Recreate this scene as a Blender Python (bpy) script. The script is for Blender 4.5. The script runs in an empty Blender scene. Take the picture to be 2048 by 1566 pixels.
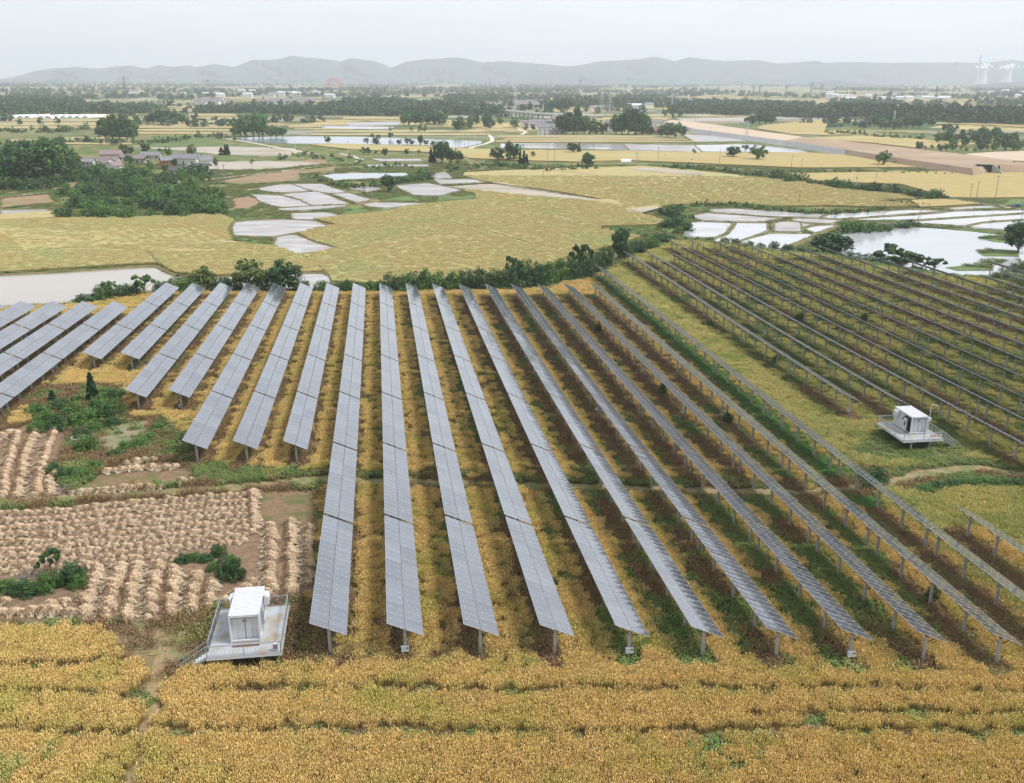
import bpy, math, random
import numpy as np
from mathutils import Matrix, Vector
random.seed(7); RNG = np.random.default_rng(11)
SC = bpy.context.scene
R = math.radians
# ------------------------------------------------------------------ camera
CAMZ = 47.2
F, PIT, ROLL = 1850.0, R(18.709), R(0.196)
cd = bpy.data.cameras.new('camera'); cam = bpy.data.objects.new('camera', cd); SC.collection.objects.link(cam)
cd.sensor_width = 36; cd.lens = F / 2048 * 36; cd.clip_start = 1; cd.clip_end = 60000
cam.matrix_world = Matrix.Translation((0, 0, CAMZ)) @ Matrix.Rotation(R(90) - PIT, 4, 'X') @ Matrix.Rotation(ROLL, 4, 'Z')
SC.camera = cam
# ------------------------------------------------------------------ sky, sun, exposure
SUN_EL, SUN_AZ = R(56), R(100)          # azimuth clockwise from +Y (view direction)
W = bpy.data.worlds.new('World'); SC.world = W; W.use_nodes = True
nt = W.node_tree; nt.nodes.clear()
def N(tree, typ, **kw):
    n = tree.nodes.new(typ)
    for k, v in kw.items():
        if k.startswith('i_'):
            key = k[2:]; key = int(key) if key.isdigit() else key
            n.inputs[key].default_value = v
        else: setattr(n, k, v)
    return n
sky = N(nt, 'ShaderNodeTexSky', sky_type='NISHITA', sun_disc=False, sun_elevation=SUN_EL, sun_rotation=SUN_AZ, dust_density=3.0, air_density=1.0)
tc = N(nt, 'ShaderNodeTexCoord'); mp = N(nt, 'ShaderNodeMapping'); mp.inputs['Scale'].default_value = (1, 1, 5)
nz = N(nt, 'ShaderNodeTexNoise'); nz.inputs['Scale'].default_value = 1.6; nz.inputs['Detail'].default_value = 6; nz.inputs['Roughness'].default_value = .55
cr = N(nt, 'ShaderNodeValToRGB'); cr.color_ramp.elements[0].position = .32; cr.color_ramp.elements[1].position = .6
cr.color_ramp.elements[0].color = (6.9, 7.25, 7.8, 1); cr.color_ramp.elements[1].color = (8.5, 8.7, 9.0, 1)
mx = N(nt, 'ShaderNodeMix', data_type='RGBA'); mx.inputs[0].default_value = .9
bg = N(nt, 'ShaderNodeBackground'); bg.inputs['Strength'].default_value = .1
wo = N(nt, 'ShaderNodeOutputWorld')
L = nt.links.new
L(tc.outputs['Generated'], mp.inputs[0]); L(mp.outputs[0], nz.inputs[0]); L(nz.outputs['Fac'], cr.inputs[0])
L(sky.outputs[0], mx.inputs[6]); L(cr.outputs[0], mx.inputs[7]); L(mx.outputs[2], bg.inputs[0]); L(bg.outputs[0], wo.inputs[0])
sd_ = bpy.data.lights.new('sun', 'SUN'); sun = bpy.data.objects.new('sun', sd_); SC.collection.objects.link(sun)
sd_.energy = 3.3; sd_.angle = R(15); sd_.color = (1, .965, .92)
_sv = Vector((math.sin(SUN_AZ) * math.cos(SUN_EL), math.cos(SUN_AZ) * math.cos(SUN_EL), math.sin(SUN_EL)))
sun.rotation_euler = _sv.to_track_quat('Z', 'Y').to_euler()
SC.view_settings.view_transform = 'Standard'; SC.view_settings.look = 'None'; SC.view_settings.exposure = 0.31
SC.cycles.volume_bounces = 4; SC.cycles.max_bounces = 6; SC.cycles.transparent_max_bounces = 6
# ------------------------------------------------------------------ geometry of the place
YAW = R(-8.078483); SP = 6.426506; T0 = -7.318307; PL = 22.76
SY, CY = math.sin(YAW), math.cos(YAW)
def s0(k): return 68.671435 - .603151 * k - .018615 * k * k
def st(X, Y): return X * SY + Y * CY, X * CY - Y * SY
def xy(s, t): return s * SY + t * CY, s * CY - t * SY
OBS = [(220,51,.6),(153,51,.3),(107,51,.2),(84,51,.1),(62,51,-.3),(242,57,.6),(158,57,.8),(105,57,.3),(84,57,-.5),(262,70,.6),(232,70,1.3),(209,70,1.2),(187,70,1.2),(172,70,1.),(159,70,.7),(150,70,.8),
(260,76,.7),(238,76,1.3),(215,76,1.3),(198,76,.9),(180,76,1.),(169,76,.9),(136,76,.5),(259,83,1.),(233,83,1.7),(213,83,1.4),(196,83,1.1),(184,83,1.1),(166,83,1.2),(138,83,1.1),(126,83,.8),(118,83,1.),(103,83,.9),
(282,89,.6),(255,89,.9),(233,89,1.2),(212,89,1.3),(194,89,1.1),(180,89,1.4),(162,89,1.5),(145,89,1.2),(131,89,1.4),(112,89,1.5),(281,96,.6),(251,96,.9),(197,96,1.8),(171,96,1.9),(152,96,1.5),(135,96,1.6),(121,96,1.9),
(278,102,.7),(211,102,2.),(180,102,2.2),(157,102,1.9),(141,102,2.),(280,108,.9),(225,108,1.6),(191,108,1.9),(166,108,1.8),(138,108,2.1),(257,115,1.5),(239,115,1.9),(204,115,2.3),(176,115,2.),(147,115,2.3),
(257,121,1.4),(210,121,1.8),(156,121,2.4),(256,128,1.3),(221,128,2.1),(232,134,1.7),(231,140,1.5),(209,147,2.1)]
OBS += [(s, t, 0) for t in (-60, -40, -20, 0, 20, 40) for s in (60, 90, 120, 150, 180, 210, 240)]
OBS = np.array(OBS, float)
def panel_z(s, t):
    """height of the panels' upper edge above the camera's zero (negative: below the lens)"""
    s = np.clip(s, 48, 300); t = np.clip(t, -95, 165); u = s - 75
    z = -43.816967 - .036362 * u - .031641 * t + 8.6e-5 * t * t + .000138 * t * u + 6e-5 * u * u
    sh = np.shape(z); S_, T_ = np.ravel(s * np.ones(sh)), np.ravel(t * np.ones(sh)); r = np.empty(S_.size)
    for i in range(0, S_.size, 20000):
        d = (S_[i:i+20000, None] - OBS[:, 0]) ** 2 / 20 ** 2 + (T_[i:i+20000, None] - OBS[:, 1]) ** 2 / 9 ** 2
        w = np.exp(-np.minimum(d * .5, 60)) + 1e-12; r[i:i+20000] = (w @ OBS[:, 2]) / w.sum(1)
    return z + r.reshape(sh)
PH = 3.70                               # panel upper edge above the soil
def plateau(X, Y):
    s, t = st(X, Y); return panel_z(s, t) - PH + CAMZ
VZ = -8.0                               # valley floor
def ray(u, v):
    a, b = u - 1024.0, v - 783.0
    a, b = a * math.cos(ROLL) + b * math.sin(ROLL), -a * math.sin(ROLL) + b * math.cos(ROLL)
    up = -b / F
    return np.array([a / F, math.cos(PIT) + up * math.sin(PIT), -math.sin(PIT) + up * math.cos(PIT)])
def proj(X, Y, Z):
    Z = Z - CAMZ; fw = np.maximum(Y * math.cos(PIT) - Z * math.sin(PIT), .1); up = Y * math.sin(PIT) + Z * math.cos(PIT)
    u, v = F * X / fw, -F * up / fw
    return 1024 + u * math.cos(ROLL) - v * math.sin(ROLL), 783 + u * math.sin(ROLL) + v * math.cos(ROLL)
def onz(u, v, z=VZ):
    d = ray(u, v); m = (z - CAMZ) / d[2]; return float(d[0] * m), float(d[1] * m)
def onplat(u, v):
    z = 0.
    for _ in range(25): x, y = onz(u, v, z); z = z * .4 + .6 * float(plateau(np.array(x), np.array(y)))
    return x, y
EDGE = [(-500, 720), (-250, 655), (-60, 622), (0, 617), (150, 608), (215, 592), (330, 583), (420, 582), (640, 581), (780, 580), (900, 578), (1080, 574), (1170, 552), (1240, 517), (1335, 480), (1400, 481),
        (1480, 490), (1560, 503), (1650, 508), (1750, 528), (1880, 549), (1960, 556), (2060, 562), (2300, 590), (2700, 640)]
PP = [onplat(u, v) for u, v in EDGE] + [(420, 60), (300, -60), (-300, -60), (-300, 60)]
PP = np.array(PP)
def sdist(X, Y):
    X = np.asarray(X, float); Y = np.asarray(Y, float); sh = X.shape; X = X.ravel(); Y = Y.ravel()
    best = np.full(X.shape, 1e9); ins = np.zeros(X.shape, bool)
    for i in range(len(PP)):
        (ax, ay), (bx, by) = PP[i - 1], PP[i]; dx, dy = bx - ax, by - ay
        q = np.clip(((X - ax) * dx + (Y - ay) * dy) / (dx * dx + dy * dy), 0, 1)
        best = np.minimum(best, np.hypot(X - ax - q * dx, Y - ay - q * dy))
        c = ((ay > Y) != (by > Y)); c &= X < (bx - ax) * (Y - ay) / (by - ay + 1e-12) + ax; ins ^= c
    return np.where(ins, -best, best).reshape(sh)
def ground(X, Y):
    X = np.asarray(X, float); Y = np.asarray(Y, float)
    sd = sdist(X, Y); q = np.clip((sd + .5) / 13., 0, 1); q = q * q * (3 - 2 * q)
    return plateau(X, Y) * (1 - q) + VZ * q
def g1(x, y): return float(ground(np.array([x]), np.array([y]))[0])
_T = np.concatenate([np.linspace(30, 700, 1300), np.geomspace(705, 20000, 900)])
def at(u, v):
    """first point of the ground on the sight line through a place of the photograph"""
    d = ray(u, v); X, Y, Z = d[0] * _T, d[1] * _T, CAMZ + d[2] * _T
    w = np.nonzero(Z < ground(X, Y))[0]
    if not len(w): return onz(u, v) + (VZ,)
    i = max(int(w[0]), 1); a, b = _T[i - 1], _T[i]
    for _ in range(12):
        m = (a + b) / 2
        if CAMZ + d[2] * m < g1(d[0] * m, d[1] * m): b = m
        else: a = m
    return float(d[0] * b), float(d[1] * b), g1(d[0] * b, d[1] * b)
CR = {1: (0, 80, 2.926), 2: (680, 80, 2.926), 3: (1348, 80, 2.926), 4: (0, 240, 3.413), 5: (560, 240, 3.413), 6: (1100, 260, 4.096), 7: (1548, 260, 4.096), 0: (0, 0, 1.)}
def C(c, *p):
    ox, oy, s = CR[c]; return [(ox + x / s, oy + y / s) for x, y in p]
# ------------------------------------------------------------------ materials
def mat(name, c1, c2=None, scale=1., rough=.85, c3=None, scale2=None, bump=0., bscale=None, spec=.3, stretch=None, coords='world', metal=0., tone=None, detail=5, lo=.35, hi=.65, rotz=0.):
    m = bpy.data.materials.new(name); m.use_nodes = True; t = m.node_tree; b = t.nodes['Principled BSDF']; l = t.links.new
    b.inputs['Roughness'].default_value = rough; b.inputs['Specular IOR Level'].default_value = spec; b.inputs['Metallic'].default_value = metal
    b.inputs['Base Color'].default_value = (*c1, 1)
    if c2 is None and not bump: return m
    if coords == 'world': src = N(t, 'ShaderNodeNewGeometry').outputs['Position']
    else: src = N(t, 'ShaderNodeTexCoord').outputs['Object']
    if stretch or rotz:
        mm = N(t, 'ShaderNodeMapping'); mm.inputs['Scale'].default_value = stretch or (1, 1, 1); mm.inputs['Rotation'].default_value = (0, 0, rotz); l(src, mm.inputs[0]); src = mm.outputs[0]
    out = None
    def noise(sc, a, bb, lo=lo, hi=hi):
        n = N(t, 'ShaderNodeTexNoise'); n.inputs['Scale'].default_value = sc; n.inputs['Detail'].default_value = detail; l(src, n.inputs[0])
        r = N(t, 'ShaderNodeMapRange'); r.inputs[1].default_value = lo; r.inputs[2].default_value = hi; l(n.outputs['Fac'], r.inputs[0])
        x = N(t, 'ShaderNodeMix', data_type='RGBA'); l(r.outputs[0], x.inputs[0])
        for s_, i_ in ((a, 6), (bb, 7)):
            if isinstance(s_, tuple): x.inputs[i_].default_value = (*s_, 1)
            else: l(s_, x.inputs[i_])
        return x.outputs[2]
    if c2 is not None: out = noise(scale, c1, c2)
    if c3 is not None: out = noise(scale2 or scale * .23, out, c3, .48, .68)
    if tone:
        a = N(t, 'ShaderNodeAttribute', attribute_name='tone'); x = N(t, 'ShaderNodeMix', data_type='RGBA', blend_type='MULTIPLY'); x.inputs[0].default_value = 1
        r = N(t, 'ShaderNodeMapRange'); r.inputs[3].default_value = tone[0]; r.inputs[4].default_value = tone[1]; l(a.outputs['Fac'], r.inputs[0])
        l(out, x.inputs[6]); l(r.outputs[0], x.inputs[7]); out = x.outputs[2]
    if out is not None: l(out, b.inputs['Base Color'])
    if bump:
        n = N(t, 'ShaderNodeTexNoise'); n.inputs['Scale'].default_value = bscale or scale * 3; n.inputs['Detail'].default_value = 4; l(src, n.inputs[0])
        u = N(t, 'ShaderNodeBump'); u.inputs['Strength'].default_value = min(bump, 1.); u.inputs['Distance'].default_value = max(bump, .3) * .5; l(n.outputs['Fac'], u.inputs['Height']); l(u.outputs[0], b.inputs['Normal'])
    return m
MT = {}
MT['soil'] = mat('plateau_soil', (.20, .13, .07), (.15, .14, .05), .5, .95, c3=(.26, .18, .11), scale2=.09, bump=.5, bscale=5)
MT['conc'] = mat('concrete_post', (.40, .395, .37), (.30, .295, .27), 3., .85)
MT['steel'] = mat('galvanised_steel', (.40, .44, .48), (.32, .36, .40), 4., .45, metal=.5)
MT['dsteel'] = mat('dark_steel', (.10, .11, .11), (.07, .07, .07), 4., .5, metal=.4)
MT['alu'] = mat('aluminium_frame', (.46, .49, .55), None, rough=.4, metal=.3)
MT['white'] = mat('white_paint', (.60, .61, .62), (.54, .55, .56), 2., .45)
MT['offwhite'] = mat('off_white_paint', (.56, .585, .61), (.49, .515, .55), 1.5, .5)
MT['grey'] = mat('grey_paint', (.30, .33, .38), (.25, .28, .33), 2., .5)
MT['black'] = mat('black_plastic_and_recess', (.02, .02, .02), None, rough=.5)
MT['deck'] = mat('dusty_deck', (.36, .39, .42), (.36, .34, .30), .9, .8, c3=(.30, .26, .20), scale2=.7, coords='world', lo=.48, hi=.66)
MT['leaf'] = mat('leaf_fresh', (.07, .145, .03), (.09, .18, .04), .35, .6, tone=(.45, 1.55))
MT['leafd'] = mat('leaf_dark', (.042, .095, .034), (.055, .12, .035), .35, .6, tone=(.45, 1.5))
MT['leafy'] = mat('leaf_yellowish', (.10, .15, .035), (.13, .17, .05), .3, .6, tone=(.5, 1.4))
MT['leafc'] = mat('cypress_needles', (.012, .035, .014), (.018, .05, .018), 1., .7, tone=(.5, 1.6))
MT['bark'] = mat('bark', (.10, .08, .06), (.16, .13, .10), 4., .9)
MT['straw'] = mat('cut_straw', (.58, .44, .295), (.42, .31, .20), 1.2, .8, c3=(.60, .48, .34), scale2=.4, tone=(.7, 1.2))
MT['stalk'] = mat('pale_stalks', (.54, .46, .33), (.42, .34, .23), 2., .8)
MT['brush'] = mat('dry_brushwood', (.30, .26, .24), (.22, .18, .16), 2., .9)
def vegmat(name, base, tipa, tipb, tipc, sc=.12, sc2=.5, fine=2.5):
    """stems turn from the base colour to the colour of the ears; ears differ from place to place in the field"""
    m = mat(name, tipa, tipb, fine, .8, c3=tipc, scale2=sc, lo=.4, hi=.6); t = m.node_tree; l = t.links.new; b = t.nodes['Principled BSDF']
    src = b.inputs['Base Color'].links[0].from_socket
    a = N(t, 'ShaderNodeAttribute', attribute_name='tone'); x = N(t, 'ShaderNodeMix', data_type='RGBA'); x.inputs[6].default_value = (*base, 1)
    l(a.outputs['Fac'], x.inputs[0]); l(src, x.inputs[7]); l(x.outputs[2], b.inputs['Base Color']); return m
MT['wheat'] = vegmat('ripe_wheat', (.17, .13, .04), (.80, .60, .23), (.72, .53, .22), (.60, .53, .16), .16)  # olive straw stems, base darkened to paint shade low in the crop
MT['wheatg'] = vegmat('ripening_wheat', (.14, .14, .045), (.64, .55, .20), (.52, .50, .19), (.36, .42, .12), .2)
MT['weedb'] = vegmat('dry_brown_weeds', (.10, .075, .04), (.33, .21, .11), (.25, .16, .085), (.28, .26, .09), .3)
MT['weedg'] = vegmat('green_weeds', (.06, .085, .025), (.11, .18, .045), (.16, .22, .06), (.28, .28, .08), .25)
# solar glass: dark cells with fine grid lines, module bowed a little
def glassmat():
    m = bpy.data.materials.new('solar_glass'); m.use_nodes = True; t = m.node_tree; b = t.nodes['Principled BSDF']; l = t.links.new
    uv = N(t, 'ShaderNodeTexCoord'); sx = N(t, 'ShaderNodeSeparateXYZ'); l(uv.outputs['UV'], sx.inputs[0])
    def grid(sock, n, w):
        a = N(t, 'ShaderNodeMath', operation='MULTIPLY'); a.inputs[1].default_value = n; l(sock, a.inputs[0])
        f = N(t, 'ShaderNodeMath', operation='FRACT'); l(a.outputs[0], f.inputs[0]); g = N(t, 'ShaderNodeMath', operation='LESS_THAN'); g.inputs[1].default_value = w; l(f.outputs[0], g.inputs[0]); return g.outputs[0]
    g1_ = grid(sx.outputs[0], 10, .09); g2_ = grid(sx.outputs[1], 6, .09); mm = N(t, 'ShaderNodeMath', operation='MAXIMUM'); l(g1_, mm.inputs[0]); l(g2_, mm.inputs[1])
    at_ = N(t, 'ShaderNodeAttribute', attribute_name='tone'); cell = N(t, 'ShaderNodeMix', data_type='RGBA'); cell.inputs[6].default_value = (.026, .029, .040, 1); cell.inputs[7].default_value = (.125, .132, .155, 1); l(at_.outputs['Fac'], cell.inputs[0])
    nz_ = N(t, 'ShaderNodeTexNoise'); nz_.inputs['Scale'].default_value = .35; ge = N(t, 'ShaderNodeNewGeometry'); l(ge.outputs['Position'], nz_.inputs[0])
    x = N(t, 'ShaderNodeMix', data_type='RGBA'); x.inputs[7].default_value = (.16, .17, .19, 1); l(mm.outputs[0], x.inputs[0]); l(cell.outputs[2], x.inputs[6])
    y = N(t, 'ShaderNodeMix', data_type='RGBA'); y.inputs[7].default_value = (.13, .125, .12, 1); r = N(t, 'ShaderNodeMapRange'); r.inputs[1].default_value = .4; r.inputs[2].default_value = .8; r.inputs[4].default_value = .5
    l(nz_.outputs['Fac'], r.inputs[0]); l(r.outputs[0], y.inputs[0]); l(x.outputs[2], y.inputs[6]); l(y.outputs[2], b.inputs['Base Color'])
    b.inputs['Roughness'].default_value = .16; b.inputs['IOR'].default_value = 2.5; b.inputs['Coat Weight'].default_value = 1.; b.inputs['Coat IOR'].default_value = 1.6; b.inputs['Coat Roughness'].default_value = .06; b.inputs['Coat Tint'].default_value = (.93, .96, 1, 1); b.inputs['Specular Tint'].default_value = (.92, .96, 1, 1)
    return m
MT['glass'] = glassmat()
# ------------------------------------------------------------------ mesh helpers
COL = SC.collection
def mesh(name, V, Fc, mats=(), mi=None, smooth=False, uv=None, tone=None):
    me = bpy.data.meshes.new(name)
    if isinstance(V, np.ndarray) and isinstance(Fc, np.ndarray):
        nv, nf, k = len(V), len(Fc), Fc.shape[1]
        me.vertices.add(nv); me.vertices.foreach_set('co', V.astype(np.float32).ravel()); me.loops.add(nf * k); me.polygons.add(nf)
        me.loops.foreach_set('vertex_index', Fc.astype(np.int32).ravel()); me.polygons.foreach_set('loop_start', np.arange(0, nf * k, k, dtype=np.int32)); me.polygons.foreach_set('loop_total', np.full(nf, k, np.int32))
        me.update(calc_edges=True)
    else: me.from_pydata([tuple(map(float, v)) for v in V], [], [tuple(map(int, f)) for f in Fc]); me.update()
    for m in mats: me.materials.append(m)
    if mi is not None: me.polygons.foreach_set('material_index', np.asarray(mi, np.int32))
    if smooth: me.polygons.foreach_set('use_smooth', np.ones(len(me.polygons), bool))
    if tone is not None: a = me.attributes.new('tone', 'FLOAT', 'POINT'); a.data.foreach_set('value', np.asarray(tone, np.float32))
    if uv is not None: u = me.uv_layers.new(name='UVMap'); u.data.foreach_set('uv', np.asarray(uv, np.float32).ravel())
    return me
class MB:
    """collects boxes, tubes and prisms for one mesh"""
    def __init__(s): s.V = []; s.F = []; s.M = []; s.mats = []
    def mi(s, m):
        if m not in s.mats: s.mats.append(m)
        return s.mats.index(m)
    def add(s, V, Fc, m):
        o = len(s.V); s.V += [tuple(v) for v in V]; s.F += [tuple(i + o for i in f) for f in Fc]; s.M += [s.mi(m)] * len(Fc)
    def box(s, c, d, m, rz=0., rx=0., ry=0.):
        Rm = Matrix.Rotation(rz, 3, 'Z') @ Matrix.Rotation(ry, 3, 'Y') @ Matrix.Rotation(rx, 3, 'X'); c = Vector(c)
        V = [c + Rm @ Vector((x * d[0] / 2, y * d[1] / 2, z * d[2] / 2)) for z in (-1, 1) for y in (-1, 1) for x in (-1, 1)]
        s.add(V, [(0, 2, 3, 1), (4, 5, 7, 6), (0, 1, 5, 4), (1, 3, 7, 5), (3, 2, 6, 7), (2, 0, 4, 6)], m)
    def bar(s, a, b, w, m, n=4, w2=None):
        a, b = Vector(a), Vector(b); d = (b - a)
        if d.length < 1e-6: return
        q = d.to_track_quat('Z', 'Y'); w2 = w if w2 is None else w2; V = []
        for p, r in ((a, w), (b, w2)): V += [p + q @ Vector((math.cos(2 * math.pi * (i + .5) / n) * r, math.sin(2 * math.pi * (i + .5) / n) * r, 0)) for i in range(n)]
        s.add(V, [(i, (i + 1) % n, n + (i + 1) % n, n + i) for i in range(n)] + [tuple(range(n))[::-1], tuple(range(n, 2 * n))], m)
    def build(s, name, smooth=False): return mesh(name, s.V, s.F, s.mats, s.M, smooth)
def tag(o, label=None, cat=None, group=None, kind=None):
    if label: o['label'] = label
    if cat: o['category'] = cat
    if group: o['group'] = group
    if kind: o['kind'] = kind
    return o
def ob(name, me, parent=None, loc=(0, 0, 0), rot=(0, 0, 0), scale=(1, 1, 1)):
    o = bpy.data.objects.new(name, me); COL.objects.link(o); o.location = loc; o.rotation_euler = rot; o.scale = scale
    if parent: o.parent = parent
    return o
def root(name, loc, rz=0., label=None, cat=None, group=None, scale=(1, 1, 1)):
    o = ob(name, None, None, loc, (0, 0, rz), scale); o.empty_display_size = .3; return tag(o, label, cat, group)
ONES = ['', 'first', 'second', 'third', 'fourth', 'fifth', 'sixth', 'seventh', 'eighth', 'ninth', 'tenth', 'eleventh', 'twelfth', 'thirteenth', 'fourteenth', 'fifteenth', 'sixteenth', 'seventeenth', 'eighteenth', 'nineteenth']
TENS = ['', '', 'twent', 'thirt', 'fort', 'fift', 'sixt', 'sevent', 'eight', 'ninet']
def nth(i):
    if i < 20: return ONES[i]
    if i >= 100: return 'hundred-' + (nth(i - 100) if i > 100 else 'th')
    return TENS[i // 10] + ('ieth' if i % 10 == 0 else 'y-' + ONES[i % 10])

# ------------------------------------------------------------------ terrain: one sheet to the horizon
def axis(a, b, step, lo, hi, gr):
    c = list(np.arange(a, b + .1, step)); x, d = c[-1], step
    while x < hi: d *= gr; x += d; c.append(x)
    x, d = c[0], step
    while x > lo: d *= gr; x -= d; c.insert(0, x)
    return np.array(c)
GX = axis(-150, 215, 1.6, -8600, 8600, 1.12); GY = axis(40, 330, 1.6, -500, 13600, 1.1)
gx, gy = np.meshgrid(GX, GY); gz = ground(gx, gy); SDG = sdist(gx, gy)
nx, ny = len(GX), len(GY); idx = np.arange(nx * ny).reshape(ny, nx)
Fq = np.stack([idx[:-1, :-1], idx[:-1, 1:], idx[1:, 1:], idx[1:, :-1]], -1).reshape(-1, 4)
sdc = (SDG[:-1, :-1] + SDG[1:, 1:]).ravel() / 2
def valleymat():
    m = bpy.data.materials.new('valley_ground'); m.use_nodes = True; t = m.node_tree; b = t.nodes['Principled BSDF']; l = t.links.new
    b.inputs['Roughness'].default_value = .9; b.inputs['Specular IOR Level'].default_value = .2
    ge = N(t, 'ShaderNodeNewGeometry'); mm = N(t, 'ShaderNodeMapping'); mm.inputs['Scale'].default_value = (1 / 190., 1 / 95., 0); mm.inputs['Rotation'].default_value = (0, 0, .2); l(ge.outputs['Position'], mm.inputs[0])
    v = N(t, 'ShaderNodeTexVoronoi'); v.inputs['Scale'].default_value = 1.; l(mm.outputs[0], v.inputs[0]); s = N(t, 'ShaderNodeSeparateXYZ'); l(v.outputs['Color'], s.inputs[0])
    r = N(t, 'ShaderNodeValToRGB'); r.color_ramp.interpolation = 'CONSTANT'; e = r.color_ramp.elements
    cols = [(0, (.36, .28, .12)), (.22, (.12, .15, .05)), (.36, (.42, .33, .15)), (.52, (.24, .20, .13)), (.62, (.08, .12, .04)), (.74, (.38, .30, .14)), (.88, (.30, .30, .28))]
    e[0].position, e[0].color = 0, (*cols[0][1], 1); e[1].position, e[1].color = cols[1][0], (*cols[1][1], 1)
    for p, c in cols[2:]: q = e.new(p); q.color = (*c, 1)
    l(s.outputs[0], r.inputs[0])
    n = N(t, 'ShaderNodeTexNoise'); n.inputs['Scale'].default_value = .012; n.inputs['Detail'].default_value = 8; n.inputs['Roughness'].default_value = .65; l(ge.outputs['Position'], n.inputs[0])
    q = N(t, 'ShaderNodeMapRange'); q.inputs[1].default_value = .49; q.inputs[2].default_value = .56; l(n.outputs['Fac'], q.inputs[0])
    x = N(t, 'ShaderNodeMix', data_type='RGBA'); x.inputs[7].default_value = (.06, .095, .03, 1); l(q.outputs[0], x.inputs[0]); l(r.outputs[0], x.inputs[6])
    # close to the farm the valley floor is grass
    sp = N(t, 'ShaderNodeSeparateXYZ'); l(ge.outputs['Position'], sp.inputs[0]); w = N(t, 'ShaderNodeMapRange'); w.inputs[1].default_value = 900; w.inputs[2].default_value = 1100; l(sp.outputs[1], w.inputs[0])
    g2 = N(t, 'ShaderNodeTexNoise'); g2.inputs['Scale'].default_value = .09; g2.inputs['Detail'].default_value = 7; l(ge.outputs['Position'], g2.inputs[0]); g3 = N(t, 'ShaderNodeValToRGB'); f = g3.color_ramp.elements
    f[0].position, f[0].color = .36, (.06, .11, .025, 1); f[1].position, f[1].color = .5, (.10, .14, .04, 1); k = f.new(.62); k.color = (.24, .18, .08, 1); l(g2.outputs['Fac'], g3.inputs[0])
    y = N(t, 'ShaderNodeMix', data_type='RGBA'); l(w.outputs[0], y.inputs[0]); l(g3.outputs[0], y.inputs[6]); l(x.outputs[2], y.inputs[7]); l(y.outputs[2], b.inputs['Base Color']); return m
MT['valley'] = valleymat()
tm = mesh('ground', np.stack([gx, gy, gz], -1).reshape(-1, 3), Fq, (MT['soil'], MT['valley']), (sdc > 4).astype(int), True)
tag(ob('ground', tm), kind='structure')
# ------------------------------------------------------------------ tests in the photograph's plane, used to map land use
def inpoly(px, py, P):
    c = np.zeros(np.shape(px), bool)
    for i in range(len(P)):
        (ax, ay), (bx, by) = P[i - 1], P[i]; q = ((ay > py) != (by > py)); q &= px < (bx - ax) * (py - ay) / (by - ay + 1e-12) + ax; c ^= q
    return c
def seg_dist(X, Y, P):
    best = np.full(np.shape(X), 1e9)
    for (ax, ay), (bx, by) in zip(P[:-1], P[1:]):
        dx, dy = bx - ax, by - ay; q = np.clip(((X - ax) * dx + (Y - ay) * dy) / (dx * dx + dy * dy + 1e-9), 0, 1); best = np.minimum(best, np.hypot(X - ax - q * dx, Y - ay - q * dy))
    return best
def W2(px): return [at(u, v)[:2] for u, v in px]
def ribbon(P, wid, lift, rnd=.15, step=None, seed=0):
    """strip of land following the ground along world points"""
    P = np.array(P, float); seg = np.hypot(*np.diff(P, axis=0).T); cum = np.r_[0, np.cumsum(seg)]; step = step or max(1.2, wid * .8); n = max(3, int(cum[-1] / step)); q = np.linspace(0, cum[-1], n)
    x, y = np.interp(q, cum, P[:, 0]), np.interp(q, cum, P[:, 1]); dx, dy = np.gradient(x), np.gradient(y); ln = np.hypot(dx, dy) + 1e-9; nxx, nyy = -dy / ln, dx / ln
    r = np.random.default_rng(seed); V = []
    for j, f in enumerate((-.5, -.17, .17, .5)):
        w = wid * f * (1 + rnd * (r.random(n) - .5) * (abs(f) > .3)); a, b = x + nxx * w, y + nyy * w; V.append(np.stack([a, b, ground(a, b) + lift * (1 if abs(f) < .3 else .6)], -1))
    V = np.stack(V, 1).reshape(-1, 3); i = np.arange(n - 1)[:, None] * 4 + np.arange(3)[None]; Fc = np.stack([i, i + 4, i + 5, i + 1], -1).reshape(-1, 4)[:, ::-1]
    return V, Fc
TR1 = W2([(-40, 1008), (60, 1000), (180, 992), (330, 984), (470, 976), (560, 966), (640, 958), (700, 962), (800, 964), (930, 966), (1060, 972), (1200, 975), (1340, 980), (1480, 984), (1600, 984), (1700, 978), (1790, 962), (1860, 945), (1950, 935), (2060, 950), (2200, 965)])
TR2 = W2([(322, 1272), (330, 1300), (318, 1335), (306, 1375), (308, 1410), (295, 1455), (282, 1500), (262, 1570), (255, 1600)])
TRK = W2([(1740, 868), (1850, 905), (1900, 925), (2060, 940)])
MT['track'] = mat('worn_dirt', (.30, .22, .14), (.19, .17, .07), .8, .95, c3=(.12, .15, .05), scale2=.35, bump=.3, bscale=6)
MT['path'] = mat('trodden_path', (.32, .22, .13), (.22, .17, .08), 1., .95, bump=.3, bscale=6)
for nm, P, w, m, sd in (('farm_track', TR1, 2.1, 'track', 1), ('footpath', TR2, 1.1, 'path', 2)):
    V, Fc = ribbon(P, w, .05, .35, .9, sd); tag(ob(nm, mesh(nm, V, Fc, (MT[m],), smooth=True)), kind='structure')
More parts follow.
